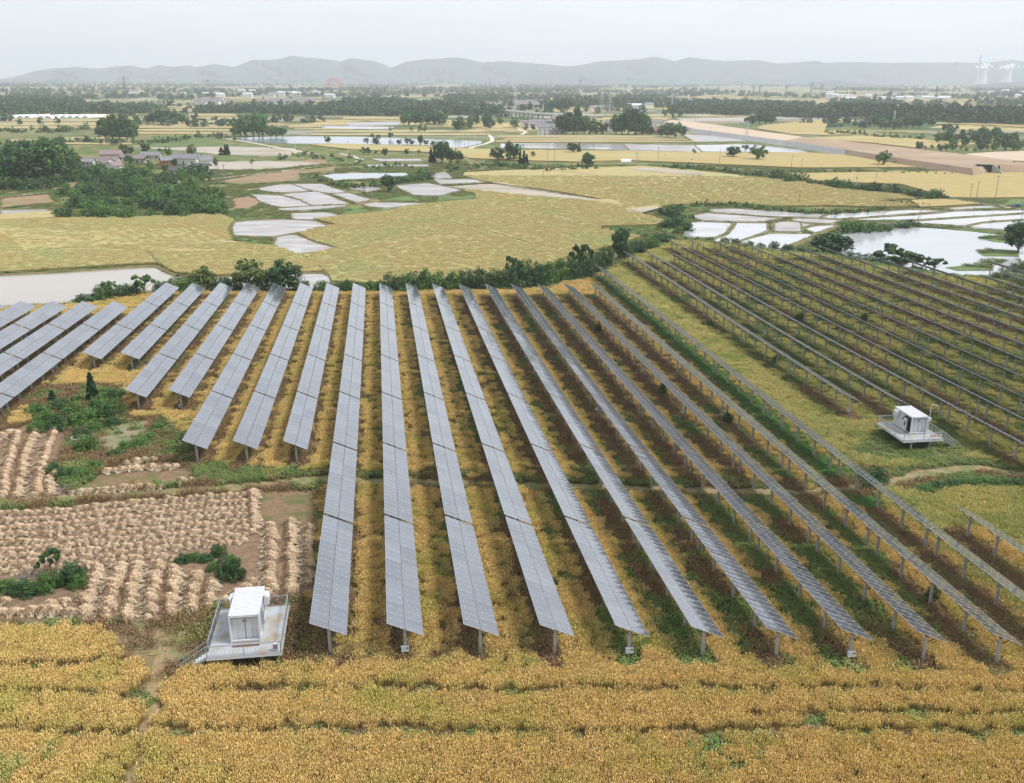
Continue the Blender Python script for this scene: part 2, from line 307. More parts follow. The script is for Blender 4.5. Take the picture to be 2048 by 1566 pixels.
def drape(name, px, m, lift=.04, n=28, kind='structure', fn=at):
    """a patch of land cover laid over the ground inside an outline"""
    P = np.array([fn(u, v)[:2] for u, v in px]); x0, y0 = P.min(0); x1, y1 = P.max(0); st_ = max((x1 - x0), (y1 - y0)) / n
    X, Y = np.meshgrid(np.arange(x0, x1 + st_, st_), np.arange(y0, y1 + st_, st_)); keep = inpoly((X[:-1, :-1] + X[1:, 1:]) / 2, (Y[:-1, :-1] + Y[1:, 1:]) / 2, P)
    i = np.arange(X.size).reshape(X.shape); Fc = np.stack([i[:-1, :-1], i[:-1, 1:], i[1:, 1:], i[1:, :-1]], -1)[keep]
    jx = X + (RNG.random(X.shape) - .5) * st_ * .7; jy = Y + (RNG.random(X.shape) - .5) * st_ * .7
    o = ob(name, mesh(name, np.stack([jx, jy, ground(jx, jy) + lift], -1).reshape(-1, 3), Fc.reshape(-1, 4), (m,), smooth=True)); return tag(o, kind=kind)
MT['stub'] = mat('stubble_soil', (.17, .11, .07), (.26, .175, .115), 1.5, .95, c3=(.16, .12, .07), scale2=.5, bump=.6, bscale=8)
MT['tilled'] = mat('tilled_soil', (.17, .115, .065), (.24, .16, .09), 2.2, .95, c3=(.10, .12, .04), scale2=.5, bump=.6, bscale=6)
MT['fallow'] = mat('fallow_soil', (.26, .21, .16), (.20, .20, .09), .9, .95, c3=(.10, .15, .05), scale2=.4, bump=.5, bscale=5)
STUB = [[(-60, 880), (60, 852), (140, 852), (130, 905), (100, 945), (135, 985), (100, 996), (-60, 1006)], [(-60, 1030), (200, 1005), (490, 985), (530, 985), (635, 980), (628, 1180), (600, 1215), (560, 1225), (430, 1212), (340, 1238), (200, 1246), (-60, 1252)], [(195, 950), (240, 925), (350, 925), (400, 960), (260, 976), (150, 984)]]
for P in STUB: drape('stubble_field', P, MT['stub'], .03, 70)
drape('tilled_plot', [(520, 982), (640, 978), (628, 1050), (560, 1050), (525, 1040)], MT['tilled'], .06, 30)
drape('tilled_plot', [(150, 978), (200, 950), (340, 940), (380, 958), (300, 972), (200, 980)], MT['tilled'], .06, 30)
drape('vegetable_plot', [(190, 850), (330, 840), (385, 845), (330, 875), (270, 900), (210, 905), (180, 885)], MT['fallow'], .06, 30)
drape('worn_grass', [(190, 1255), (330, 1238), (400, 1225), (380, 1330), (330, 1320), (250, 1290), (190, 1280)], MT['track'], .05, 26)
# ------------------------------------------------------------------ crops: tufts set by the hundred thousand
def tuft(name, n, size, hs, lw, ear, m, lean=.12, leaf=False, seed=0):
    r = np.random.default_rng(seed); V = []; T = []
    p = (r.random((n, 2)) - .5) * size; h = hs[0] + (hs[1] - hs[0]) * r.random(n); a = r.random(n) * 6.283; ln = r.normal(0, lean, (n, 2))
    for i in range(n):
        x, y = p[i]; dx, dy = math.cos(a[i]) * lw / 2, math.sin(a[i]) * lw / 2; tx, ty = x + ln[i, 0] * h[i], y + ln[i, 1] * h[i]; z = h[i]
        if leaf:
            for q in range(3):
                zz = z * (.35 + .3 * q) + r.normal(0, .04); b = r.random() * 6.283; e = ear * (.6 + .8 * r.random()); c, s = math.cos(b) * e, math.sin(b) * e; ti = r.normal(0, .35) * e
                ox, oy = x + r.normal(0, .05), y + r.normal(0, .05); V += [(ox - c, oy - s, zz - ti), (ox + s * .6, oy - c * .6, zz), (ox + c, oy + s, zz + ti), (ox - s * .6, oy + c * .6, zz)]; T += [min(1, .1 + .9 * zz / hs[1])] * 4
        else:
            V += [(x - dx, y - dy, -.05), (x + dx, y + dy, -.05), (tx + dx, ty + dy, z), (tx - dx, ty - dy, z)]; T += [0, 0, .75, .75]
            if ear:
                e = ear; k = .5 * e; c, s = math.cos(a[i] + 1) * .026, math.sin(a[i] + 1) * .026; ex, ey = tx + ln[i, 0] * e * 2.5, ty + ln[i, 1] * e * 2.5
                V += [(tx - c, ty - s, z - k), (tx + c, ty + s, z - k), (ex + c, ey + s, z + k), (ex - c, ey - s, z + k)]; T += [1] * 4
    V = np.array(V); Fc = np.arange(len(V)).reshape(-1, 4); return bpy.data.objects.new(name, mesh(name, V, Fc, (m,), tone=np.array(T)))
def proto_col(name, obs):
    c = bpy.data.collections.new(name)
    for o in obs: c.objects.link(o)
    return c
def scatter(name, pts, scl, protos, label, cat, kind='stuff', seed=3):
    pts = np.asarray(pts, float); n = len(pts)
    if n == 0: return
    r = np.random.default_rng(seed); me = bpy.data.meshes.new(name); me.vertices.add(n); me.vertices.foreach_set('co', pts.astype(np.float32).ravel())
    a = me.attributes.new('rz', 'FLOAT_VECTOR', 'POINT'); v = np.zeros((n, 3), np.float32); v[:, 2] = r.random(n) * 6.283; a.data.foreach_set('vector', v.ravel())
    a = me.attributes.new('sc', 'FLOAT_VECTOR', 'POINT'); scl = np.asarray(scl, np.float32); scl = np.repeat(scl[:, None], 3, 1) if scl.ndim == 1 else scl; a.data.foreach_set('vector', scl.ravel())
    o = ob(name, me); g = bpy.data.node_groups.new(name, 'GeometryNodeTree'); g.interface.new_socket('Geometry', in_out='INPUT', socket_type='NodeSocketGeometry'); g.interface.new_socket('Geometry', in_out='OUTPUT', socket_type='NodeSocketGeometry')
    gi, go = N(g, 'NodeGroupInput'), N(g, 'NodeGroupOutput'); ip = N(g, 'GeometryNodeInstanceOnPoints'); ci = N(g, 'GeometryNodeCollectionInfo'); ci.inputs[0].default_value = proto_col(name + '_kinds', protos); ci.inputs[1].default_value = True; ci.inputs[2].default_value = True
    ip.inputs['Pick Instance'].default_value = True; ri = N(g, 'FunctionNodeRandomValue', data_type='INT'); ri.inputs[4].default_value = 0; ri.inputs[5].default_value = len(protos) - 1
    ar, as_ = N(g, 'GeometryNodeInputNamedAttribute', data_type='FLOAT_VECTOR'), N(g, 'GeometryNodeInputNamedAttribute', data_type='FLOAT_VECTOR'); ar.inputs[0].default_value = 'rz'; as_.inputs[0].default_value = 'sc'
    e2r = N(g, 'FunctionNodeEulerToRotation'); k = g.links.new
    k(gi.outputs[0], ip.inputs['Points']); k(ci.outputs[0], ip.inputs['Instance']); k(ri.outputs[2], ip.inputs['Instance Index']); k(ar.outputs[0], e2r.inputs[0]); k(e2r.outputs[0], ip.inputs['Rotation']); k(as_.outputs[0], ip.inputs['Scale']); k(ip.outputs[0], go.inputs[0])
    md = o.modifiers.new('scatter', 'NODES'); md.node_group = g; return tag(o, label, cat, None, kind)
# rows of solar tables: row number -> (first, one past last) table counted away from the camera
ROWS = {-13: (3, 6), -12: (3, 6), -11: (3, 6), -10: (3, 6), -9: (3, 6), -8: (2, 6), -7: (4, 7), -6: (4, 7), -5: (3, 7), -4: (3, 7), -3: (2, 7), -2: (2, 7), -1: (2, 7)}
for k in range(0, 10): ROWS[k] = (0, 7)
ROWS[10] = (0, 8); ROWS[11] = (0, 1)
FAR = {12: 262.5, 13: 260, 14: 259, 15: 282, 16: 281, 17: 278.5, 18: 280, 19: 257, 20: 257, 21: 256, 22: 232, 23: 231.5, 24: 209, 25: 208, 26: 226, 27: 205}
NEAR = {12: 6, 13: 6}
def row_end(k): return s0(k) + 7 * PL if k < 10 else None
def tables(k):
    if k in FAR:
        out = []; n = 0; s = FAR[k]
        while n < NEAR.get(k, 9):
            x, y = xy(s - PL, T0 + SP * k); u, v = proj(x, y, float(panel_z(np.array(s - PL), np.array(T0 + SP * k))) + CAMZ); x2, y2 = xy(s, T0 + SP * k); u2, _ = proj(x2, y2, float(panel_z(np.array(s), np.array(T0 + SP * k))) + CAMZ)
            if u2 > 2110: break
            out.append(s - PL + .25); s -= PL; n += 1
        return out[::-1]
    a, b = ROWS[k]; base = s0(k)
    if k == 11: return [float(st(*onplat(1968, 1062))[0]) - 22.5]
    return [base + PL * n + (.25 if n else .25) for n in range(a, b)]
TAB = {k: tables(k) for k in list(ROWS) + list(FAR)}
# vegetation points
rg = np.random.default_rng(5)
def cloud(x0, x1, y0, y1, sp):
    X, Y = np.meshgrid(np.arange(x0, x1, sp), np.arange(y0, y1, sp)); X = X + (rg.random(X.shape) - .5) * sp * .9; Y = Y + (rg.random(X.shape) - .5) * sp * .9; return X.ravel(), Y.ravel()
def noise2(X, Y, sc, seed=0):
    r = np.random.default_rng(seed); v = np.zeros(np.shape(X))
    for i in range(6):
        a = r.random() * 6.283; f = sc * (.6 + 1.6 * r.random()); v += np.sin(X * f * math.cos(a) + Y * f * math.sin(a) + r.random() * 6.283 + 1.5 * np.sin(X * f * .7 + i) * math.cos(a * 3))
    return v / 3.5
NOCROP = [[(-80, 862), (60, 848), (52, 800), (100, 775), (180, 770), (245, 775), (252, 838), (330, 836), (372, 872), (392, 920), (520, 938), (640, 950), (640, 1180), (604, 1195), (592, 1335), (372, 1345), (336, 1290), (230, 1290), (200, 1262), (-80, 1262)],
          [(1700, 905), (1760, 852), (1900, 850), (1960, 905), (1900, 930), (1780, 925)], [(1630, 985), (1690, 930), (1800, 940), (1780, 975), (1700, 990)]]
BUSHLAND = [(1800, 985), (1850, 950), (1960, 945), (2080, 950), (2080, 982), (1900, 980)]
FUR = [W2(p) for p in ([(430, 1392), (700, 1384), (1000, 1390), (1400, 1386), (2080, 1392)], [(330, 1474), (600, 1470), (900, 1472), (1300, 1474), (1700, 1468), (2080, 1476)], [(-40, 1396), (150, 1392), (300, 1400)], [(-40, 1462), (130, 1478), (300, 1474)], [(-40, 1345), (120, 1338), (230, 1330)], [(1500, 1440), (1800, 1436), (2080, 1444)])]
def veg(sp, yr, spot):
    X, Y = cloud(-150, 215, yr[0], yr[1], sp); sd = sdist(X, Y); k_ = sd < 1.5; X, Y = X[k_], Y[k_]; sd = sd[k_]
    Z = ground(X, Y); U, Vv = proj(X, Y, Z); k_ = (U > -60) & (U < 2110) & (Vv < 1640); X, Y, Z, U, Vv, sd = (a[k_] for a in (X, Y, Z, U, Vv, sd))
    S_, T_ = st(X, Y); kk = np.floor((T_ - T0 + 1.2) / SP).astype(int); tp = T_ - T0 - kk * SP                         # tp in [-1.2, 5.2): 0..3 is under the panels
    inrow = np.zeros(X.shape, bool)
    for k, L_ in TAB.items():
        if L_: inrow |= (kk == k) & (S_ > min(L_) - 1.5) & (S_ < max(L_) + 23.5)
    n1, n2, n3 = noise2(X, Y, .12, 1), noise2(X, Y, .5, 2), noise2(X, Y, .035, 3)
    typ = np.zeros(X.shape, int)                        # 0 wheat 1 ripening wheat 2 brown weeds 3 green weeds -1 bare
    typ[(n3 > .45) & (kk > 9)] = 1; typ[(kk > 11)] = 1; typ[(kk == 10) & (tp > 3) | (kk == 11) & ~inrow] = 1
    right = np.clip((kk + 2) / 8., 0, 1)
    # under the tables: weeds, browner by the posts; a green fringe on the uphill side of the right-hand rows
    und = inrow & (tp > np.where(kk < 5, -.1, -.8) + .25 * n2) & (tp < 2.3); typ[und] = 2; typ[und & (n1 + .6 * n2 > .5)] = 3
    fr = inrow & (((tp > 4.75 + .5 * n2)) | (tp < -.6)) & (rg.random(X.shape) < .15 + .6 * right) & (kk >= 0); typ[fr & (n1 > -.5)] = 3; typ[fr & (n1 <= -.5)] = 2
    typ[inrow & (kk > 11) & (n1 + n2 > .75) & (tp > 2.9)] = 3; typ[und & (kk > 11) & (n1 > .0)] = 3; typ[und & (kk > 11) & (n2 > .55)] = 1
    typ[inrow & (kk < 1) & (tp > 2.4) & (tp < 3.3)] = 2
    typ[inrow & (kk < 4) & (abs(tp - 3.5 + .15 * n2) < .22)] = -1
    typ[(kk == 10) & inrow & (abs(tp - 1.3) < 1.6) & (S_ > 95)] = 4
    typ[(sd > -3.0) & (n2 > -.4)] = 3; typ[(sd > -3.0) & (n2 <= -.4)] = 2
    for P in NOCROP:
        q = inpoly(U, Vv, P); typ[q] = -1
    nc = inpoly(U, Vv, NOCROP[0]); stub = np.zeros(X.shape, bool)
    for P in STUB: stub |= inpoly(U, Vv, P)
    soil = inpoly(U, Vv, [(190, 1255), (330, 1238), (330, 1320), (250, 1290)]) | inpoly(U, Vv, [(190, 850), (330, 840), (385, 845), (330, 875), (270, 900), (210, 905), (180, 885)]) & (rg.random(X.shape) < .8)
    typ[nc & ~stub & ~soil] = np.where(n2[nc & ~stub & ~soil] > .1, 3, 2)
    wd_ = inpoly(U, Vv, [(190, 1250), (395, 1235), (378, 1345), (345, 1372), (296, 1352), (232, 1305)]); typ[wd_] = np.where(rg.random(wd_.sum()) < .5, 2, -1)
    hut = inpoly(U, Vv, [(380, 1225), (600, 1190), (640, 1215), (640, 1335), (560, 1345), (372, 1340)]); typ[hut] = np.where(rg.random(hut.sum()) < .85, 2, 3)
    typ[inpoly(U, Vv, NOCROP[1])] = 3; typ[inpoly(U, Vv, NOCROP[2])] = np.where(n2[inpoly(U, Vv, NOCROP[2])] > .3, 3, 2); typ[inpoly(U, Vv, BUSHLAND)] = 3
    lf = inpoly(U, Vv, [(1900, 985), (2080, 975), (2080, 1090), (1960, 1060), (1850, 1010)]); typ[lf] = 1
    for P, w in ((TR1, 1.1), (TR2, .7)):
        q = seg_dist(X, Y, P) ; typ[q < w * (1 + .35 * n2)] = -1; typ[(q >= w) & (q < w + 1.6) & (typ != -1) & (w > 1)] = np.where(n2[(q >= w) & (q < w + 1.6) & (typ != -1) & (w > 1)] > -.1, 3, 2)
    for i, P in enumerate(FUR): typ[seg_dist(X, Y, P) < .58 + .07 * n2] = 5
    gp = (Vv > 1250) & (n1 * .6 + n3 > .78) & (rg.random(X.shape) < .5); typ[gp & (typ == 0)] = 1
    front = (Vv > 1250) & (noise2(X, Y, .25, 9) > .85) & (rg.random(X.shape) < .3); typ[front & (typ == 0)] = 3
    hs = np.where(inrow & (tp < 2.6), .72, 1.) * np.where(kk > 8, .68, 1.); hs[lf] = .8; fu = typ == 5; typ[fu] = np.where(rg.random(fu.sum()) < .5, 3, 2); hs[fu] = .28; return X, Y, Z, typ, hs
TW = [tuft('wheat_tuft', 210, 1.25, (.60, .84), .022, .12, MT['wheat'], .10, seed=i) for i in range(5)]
TG = [tuft('green_wheat_tuft', 190, 1.25, (.52, .85), .022, .12, MT['wheatg'], .12, seed=i + 10) for i in range(4)]
TB = [tuft('dry_weed_tuft', 90, 1.35, (.15, .75), .03, .10, MT['weedb'], .35, seed=i + 20) for i in range(4)]
TL = [tuft('green_weed_tuft', 60, 1.35, (.12, .75), .03, .10, MT['weedg'], .35, leaf=True, seed=i + 30) for i in range(4)]
MT['lush'] = vegmat('lush_green_creeper', (.04, .09, .02), (.07, .20, .035), (.09, .23, .04), (.05, .15, .03), .25)
TH = [tuft('lush_creeper_tuft', 60, 1.35, (.12, .75), .03, .10, MT['lush'], .35, leaf=True, seed=i + 40) for i in range(3)]
acc = {k: [[], []] for k in range(5)}
for sp, yr in ((.8, (46, 118)), (1.02, (118, 185)), (1.35, (185, 320))):
    X, Y, Z, typ, hs = veg(sp, yr, None)
    for k in range(5):
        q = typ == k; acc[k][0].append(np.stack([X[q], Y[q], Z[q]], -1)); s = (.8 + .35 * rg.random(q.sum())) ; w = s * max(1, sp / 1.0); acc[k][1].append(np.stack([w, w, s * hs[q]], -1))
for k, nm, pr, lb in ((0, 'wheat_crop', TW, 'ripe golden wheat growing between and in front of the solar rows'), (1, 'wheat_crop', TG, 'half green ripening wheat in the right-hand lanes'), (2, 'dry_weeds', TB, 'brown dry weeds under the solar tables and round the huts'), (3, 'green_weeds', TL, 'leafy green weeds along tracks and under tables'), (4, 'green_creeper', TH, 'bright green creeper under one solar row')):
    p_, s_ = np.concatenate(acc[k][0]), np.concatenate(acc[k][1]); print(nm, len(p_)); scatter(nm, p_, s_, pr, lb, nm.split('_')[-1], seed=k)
# ------------------------------------------------------------------ solar tables
TILT = R(24.8); HW = 1.657; LT = 22.26; CH = PH - .695
def panel_mesh(seed):
    r = np.random.default_rng(seed); V = []; Fc = []; M = []; T = []; UV = []
    ct, sn = math.cos(TILT), math.sin(TILT)
    def P(a, y, h): return (a * ct + h * sn, y, -a * sn + h * ct)
    def quad(p, m, t=0., uv=((0, 0), (1, 0), (1, 1), (0, 1))):
        o = len(V); V.extend(p); Fc.append((o, o + 1, o + 2, o + 3)); M.append(m); T.extend([t] * 4); UV.extend(uv)
    batch = r.random(12) * .75
    for j in range(22):
        y0 = j * 1.0118; y1 = y0 + .992
        for side in (0, 1):
            a0 = -HW if side == 0 else .035; a1 = -.035 if side == 0 else HW
            t = float(np.clip(batch[j // 4 + side * 6] + r.normal(0, .13), 0, 1)); tl = r.normal(0, .004, 2); h0 = .02
            na, nyy = 5, 4; o = len(V); sag = .009 * r.uniform(.7, 1.3)
            for q in range(nyy):
                for p in range(na):
                    u, v = p / (na - 1), q / (nyy - 1); aa = a0 + .022 + (a1 - a0 - .044) * u; yy = y0 + .022 + (y1 - y0 - .044) * v
                    V.append(P(aa, yy, h0 - .004 - sag * 16 * u * (1 - u) * v * (1 - v) + tl[0] * (u - .5) + tl[1] * (v - .5))); T.append(t)
            for q in range(nyy - 1):
                for p in range(na - 1):
                    i = o + q * na + p; Fc.append((i, i + 1, i + na + 1, i + na)); M.append(0)
                    UV.extend([((p + a) / (na - 1), (q + b) / (nyy - 1)) for a, b in ((0, 0), (1, 0), (1, 1), (0, 1))])
            f = .018; h = h0 + .003
            for c in (((a0, y0), (a1, y0), (a1, y0 + f), (a0, y0 + f)), ((a0, y1 - f), (a1, y1 - f), (a1, y1), (a0, y1)), ((a0, y0 + f), (a0 + f, y0 + f), (a0 + f, y1 - f), (a0, y1 - f)), ((a1 - f, y0 + f), (a1, y0 + f), (a1, y1 - f), (a1 - f, y1 - f))):
                quad([P(x, y, h) for x, y in c], 1)
            for (xa, ya), (xb, yb) in (((a0, y0), (a1, y0)), ((a1, y0), (a1, y1)), ((a1, y1), (a0, y1)), ((a0, y1), (a0, y0))): quad([P(xa, ya, h), P(xa, ya, -.02), P(xb, yb, -.02), P(xb, yb, h)], 1)
            quad([P(a0, y0, -.02), P(a0, y1, -.02), P(a1, y1, -.02), P(a1, y0, -.02)], 2)
    def bx(a, y, h, da, dy, dh, m):
        c = [P(a + x * da / 2, y + yy * dy / 2, h + z * dh / 2) for z in (-1, 1) for yy in (-1, 1) for x in (-1, 1)]
        for f in ((4, 5, 7, 6), (0, 1, 5, 4), (1, 3, 7, 5), (3, 2, 6, 7), (2, 0, 4, 6)): quad([c[i] for i in f], m)
    for j in range(23):
        y = j * 1.0118 - .01
        for a in (-1.3, -.42, .42, 1.3): bx(a, y, .034, .075, .07, .03, 3)
        bx(0, y, .012, .05, .05, .03, 4)
    V = np.array(V); V[:, 1] -= LT / 2; return mesh('panel_array', V, Fc, (MT['glass'], MT['alu'], MT['offwhite'], MT['white'], MT['black']), M, uv=UV, tone=T)
def glass_smooth(me):
    mi = np.zeros(len(me.polygons), np.int32); me.polygons.foreach_get('material_index', mi); me.polygons.foreach_set('use_smooth', mi == 0); return me
PANELS = [glass_smooth(panel_mesh(i)) for i in range(6)]
PY = [-10.3, -5.4, 0., 5.4, 10.3]
b = MB()
for a in (-1.25, -.42, .42, 1.25): b.bar((a * math.cos(TILT), -LT / 2 + .05, -a * math.sin(TILT) - .06), (a * math.cos(TILT), LT / 2 - .05, -a * math.sin(TILT) - .06), .035, MT['steel'])
for y in PY:
    c, s = math.cos(TILT), math.sin(TILT)
    b.bar((-1.5 * c, y, 1.5 * s - .15), (1.5 * c, y, -1.5 * s - .15), .05, MT['dsteel'])
    b.bar((0, y, -1.05), (-1.25 * c, y, 1.25 * s - .19), .035, MT['dsteel']); b.bar((0, y, -1.05), (1.1 * c, y, -1.1 * s - .19), .035, MT['dsteel'])
FRAME = b.build('support_frame')
b = MB(); b.bar((0, 0, -.1), (0, 0, 1), .18, MT['conc'], 9, .15); b.bar((0, 0, .93), (0, 0, .985), .17, MT['dsteel'], 9); POST = b.build('post', True)
POST.polygons.foreach_set('use_smooth', [True] * len(POST.polygons))
ROWORD = {k: i + 1 for i, k in enumerate(sorted(TAB))}
POSTS = []; nt_ = 0
for k in sorted(TAB):
    for i, s in enumerate(TAB[k]):
        tcen = T0 + SP * k + 1.504; sm = s + LT / 2; x, y = xy(sm, tcen); tl_ = T0 + SP * k
        za, zb = float(panel_z(np.array(s), np.array(tl_))) + CAMZ - .695, float(panel_z(np.array(s + LT), np.array(tl_))) + CAMZ - .695
        gz0 = g1(x, y); look = 'pale silvery' if k < 3 else ('blue grey' if k < 10 else 'dark grey')
        r_ = root('solar_table', (x, y, gz0), -YAW, f'{look} solar table, {nth(i + 1)} from the camera in the {nth(ROWORD[k])} row from the left', 'solar panel', 'tilted solar tables standing in long parallel rows')
        sl = math.atan2(zb - za, LT); pz = (za + zb) / 2 - gz0
        p_ = ob('panel_array', PANELS[nt_ % 6], r_, (0, 0, pz), (sl, 0, 0)); nt_ += 1
        ob('support_frame', FRAME, r_, (0, 0, pz), (sl, 0, 0))
        for yy in PY:
            px_, py_ = xy(sm + yy, tcen); gz_ = g1(px_, py_); top = za + (zb - za) * (yy / LT + .5) - .19
            ob('post', POST, r_, (0, yy, gz_ - gz0), (0, 0, random.random() * 6), (1, 1, top - gz_)); POSTS.append((px_, py_, gz_, top - gz_, k, i))
print('tables', nt_)
# small white control boxes on posts
b = MB(); b.box((0, 0, 0), (.68, .22, .5), MT['white']); b.box((.17, -.115, .13), (.2, .02, .09), MT['black']); b.box((0, -.02, .26), (.72, .28, .03), MT['offwhite']); b.add([(-.04, -.113, -.1), (.04, -.113, -.1), (0, -.113, -.03)], [(0, 1, 2)], MT['dsteel'])
for q in (-.2, -.1, 0, .1, .2): b.bar((q, 0, -.24), (q, 0, -.42), .02, MT['black'])
b.box((0, .17, .14), (.8, .05, .05), MT['dsteel']); b.box((0, .17, -.14), (.8, .05, .05), MT['dsteel']); BOXM = b.build('control_box')
pa = np.array([p[:3] for p in POSTS]); ph_ = np.array([p[3] for p in POSTS])
BX = [(809, 1299, 'at the front of the second post row from the white hut'), (1261, 1297, 'on a front post near the bottom centre'), (1701, 1310, 'on a front post at the lower right, low over the wheat'), (110, 735, 'beside a post at the far left above the harvested field'), (365, 812, 'on a post end of a left row by the green bushes'), (1193, 819, 'on a post under the middle of a row right of centre'), (1359, 825, 'on a brown-weeded post right of the previous box'), (1683, 818, 'on the near end post left of the right-hand hut'), (1535.5, 671, 'on a right block post, first of six in line'), (1599, 669, 'on a right block post, second of six in line'), (1660.6, 664.4, 'on a right block post, third of six in line'), (1724, 662, 'on a right block post, fourth of six in line'), (1846.5, 657, 'on a right block post, fifth of six in line'), (1910, 655, 'on a right block post, sixth of six in line')]
for i, (u, v, lb) in enumerate(BX):
    best = None
    for f in (.3, .4, .5, .6):
        U, Vv = proj(pa[:, 0], pa[:, 1], pa[:, 2] + ph_ * f); d = np.hypot(U - u - (6 if i > 2 else 0), Vv - v); j = int(d.argmin())
        if best is None or d[j] < best[0]: best = (d[j], j, f)
    _, j, f = best; X, Y, Z = pa[j]; side = i > 2; ang = -YAW - (R(70) if side else 0); off = .34
    o = ob('control_box', BOXM, None, (X + (-off * math.cos(R(20)) if side else 0), Y - (.1 if side else off), Z + ph_[j] * f), (0, 0, ang), (.6, .8, .75) if side else (1, 1, 1)); tag(o, 'small white control box ' + lb, 'electrical box', 'white control boxes on solar posts')
# thin cables strung between the near post feet
# ------------------------------------------------------------------ inverter huts on platforms
def plat(s_, t_, flip, deckh, lab, group='raised steel platforms'):
    """local x to the right along the platform's front, y away from the camera"""
    x, y = xy(s_, t_); c = xy(s_ + 3.7, t_ + 3); gz0 = g1(*c); r_ = root('platform', (x, y, gz0), -YAW, lab, 'platform', group); H = deckh; Wd, Ld = 6.05, 7.4
    b = MB(); b.box((Wd / 2, Ld / 2, H - .03), (Wd, Ld, .06), MT['deck']); ob('deck', b.build('deck'), r_)
    b = MB()
    for yy in (.04, Ld - .04): b.box((Wd / 2, yy, H - .165), (Wd + .06, .09, .2), MT['offwhite'])
    for xx in (.04, Wd - .04, 2., 4.): b.box((xx, Ld / 2, H - .17), (.09, Ld - .2, .2), MT['offwhite'])
    ob('deck_beam', b.build('deck_beam'), r_)
    for xx in (1.6, 4.4):
        for yy in (.6, 3.6, 6.8):
            px_, py_ = x + xx * CY + yy * SY, y - xx * SY + yy * CY; gg = g1(px_, py_) - gz0
            b = MB(); b.bar((0, 0, gg - .2), (0, 0, H - .27), .15, MT['conc'], 10); ob('support_column', b.build('support_column'), r_, (xx, yy, 0))
    sx = Wd if flip else 0.; sgn = 1 if flip else -1
    def railing(A, B):
        b = MB(); A, B = Vector(A), Vector(B); n = max(1, round((B - A).length / 2.4)); d = (B - A)
        for h, w in ((1.08, .035), (.98, .02), (.1, .02)): b.bar(A + Vector((0, 0, h)), B + Vector((0, 0, h)), w, MT['grey'], 6)
        for i in range(n + 1): p = A + d * i / n; b.bar(p, p + Vector((0, 0, 1.08)), .035, MT['grey'], 6)
        m = int(d.length / .2)
        for i in range(1, m): p = A + d * i / m; b.bar(p + Vector((0, 0, .1)), p + Vector((0, 0, .98)), .011, MT['grey'], 4)
        ob('railing', b.build('railing'), r_)
    e = .05; c0, c1, c2, c3 = (e, e, H), (Wd - e, e, H), (Wd - e, Ld - e, H), (e, Ld - e, H); sw = .95
    railing(c0, c1); railing(c2, c3)
    if flip: railing(c3, c0); railing((Wd - e, sw, H), c2)
    else: railing(c1, c2); railing(c3, (e, sw, H))
    # stairs going down sideways from the front corner
    fx = sx + sgn * (H * 1.25); pxx, pyy = x + fx * CY + .45 * SY, y - fx * SY + .45 * CY; gg = g1(pxx, pyy) - gz0; n = 8
    b = MB(); tp = Vector((sx, 0, H)); bt = Vector((fx, 0, gg))
    for yy in (.04, sw - .04): b.box(((sx + fx) / 2, yy, (H + gg) / 2 - .06), (math.hypot(fx - sx, H - gg) + .1, .04, .2), MT['steel'], ry=-math.atan2(gg - H, fx - sx) if flip else -math.atan2(H - gg, sx - fx))
    for i in range(n):
        q = (i + .5) / n; p = tp.lerp(bt, q); b.box((p.x, sw / 2, p.z - .02), (.26, sw - .12, .03), MT['offwhite']); b.box((p.x - sgn * .12, sw / 2, p.z + .05), (.015, sw - .12, .12), MT['offwhite'])
    st_ = ob('stairs', b.build('stairs'), r_)
    for yy in (.02, sw - .02):
        b = MB(); o_ = Vector((sgn * .35, 0, -.28))
        for h, w in ((1.05, .035), (.55, .018)): b.bar((sx, yy, H + h), Vector((fx, yy, gg + h)) + o_ * (h > 1), w, MT['grey'], 6)
        for i in range(0, 13): q = i / 12; p = tp.lerp(bt, q); b.bar((p.x, yy, p.z), (p.x, yy, p.z + 1.05), .035 if i in (0, 12) else .011, MT['grey'], 4)
        ob('handrail', b.build('handrail'), st_)
    return r_, gz0 + H, (x, y)
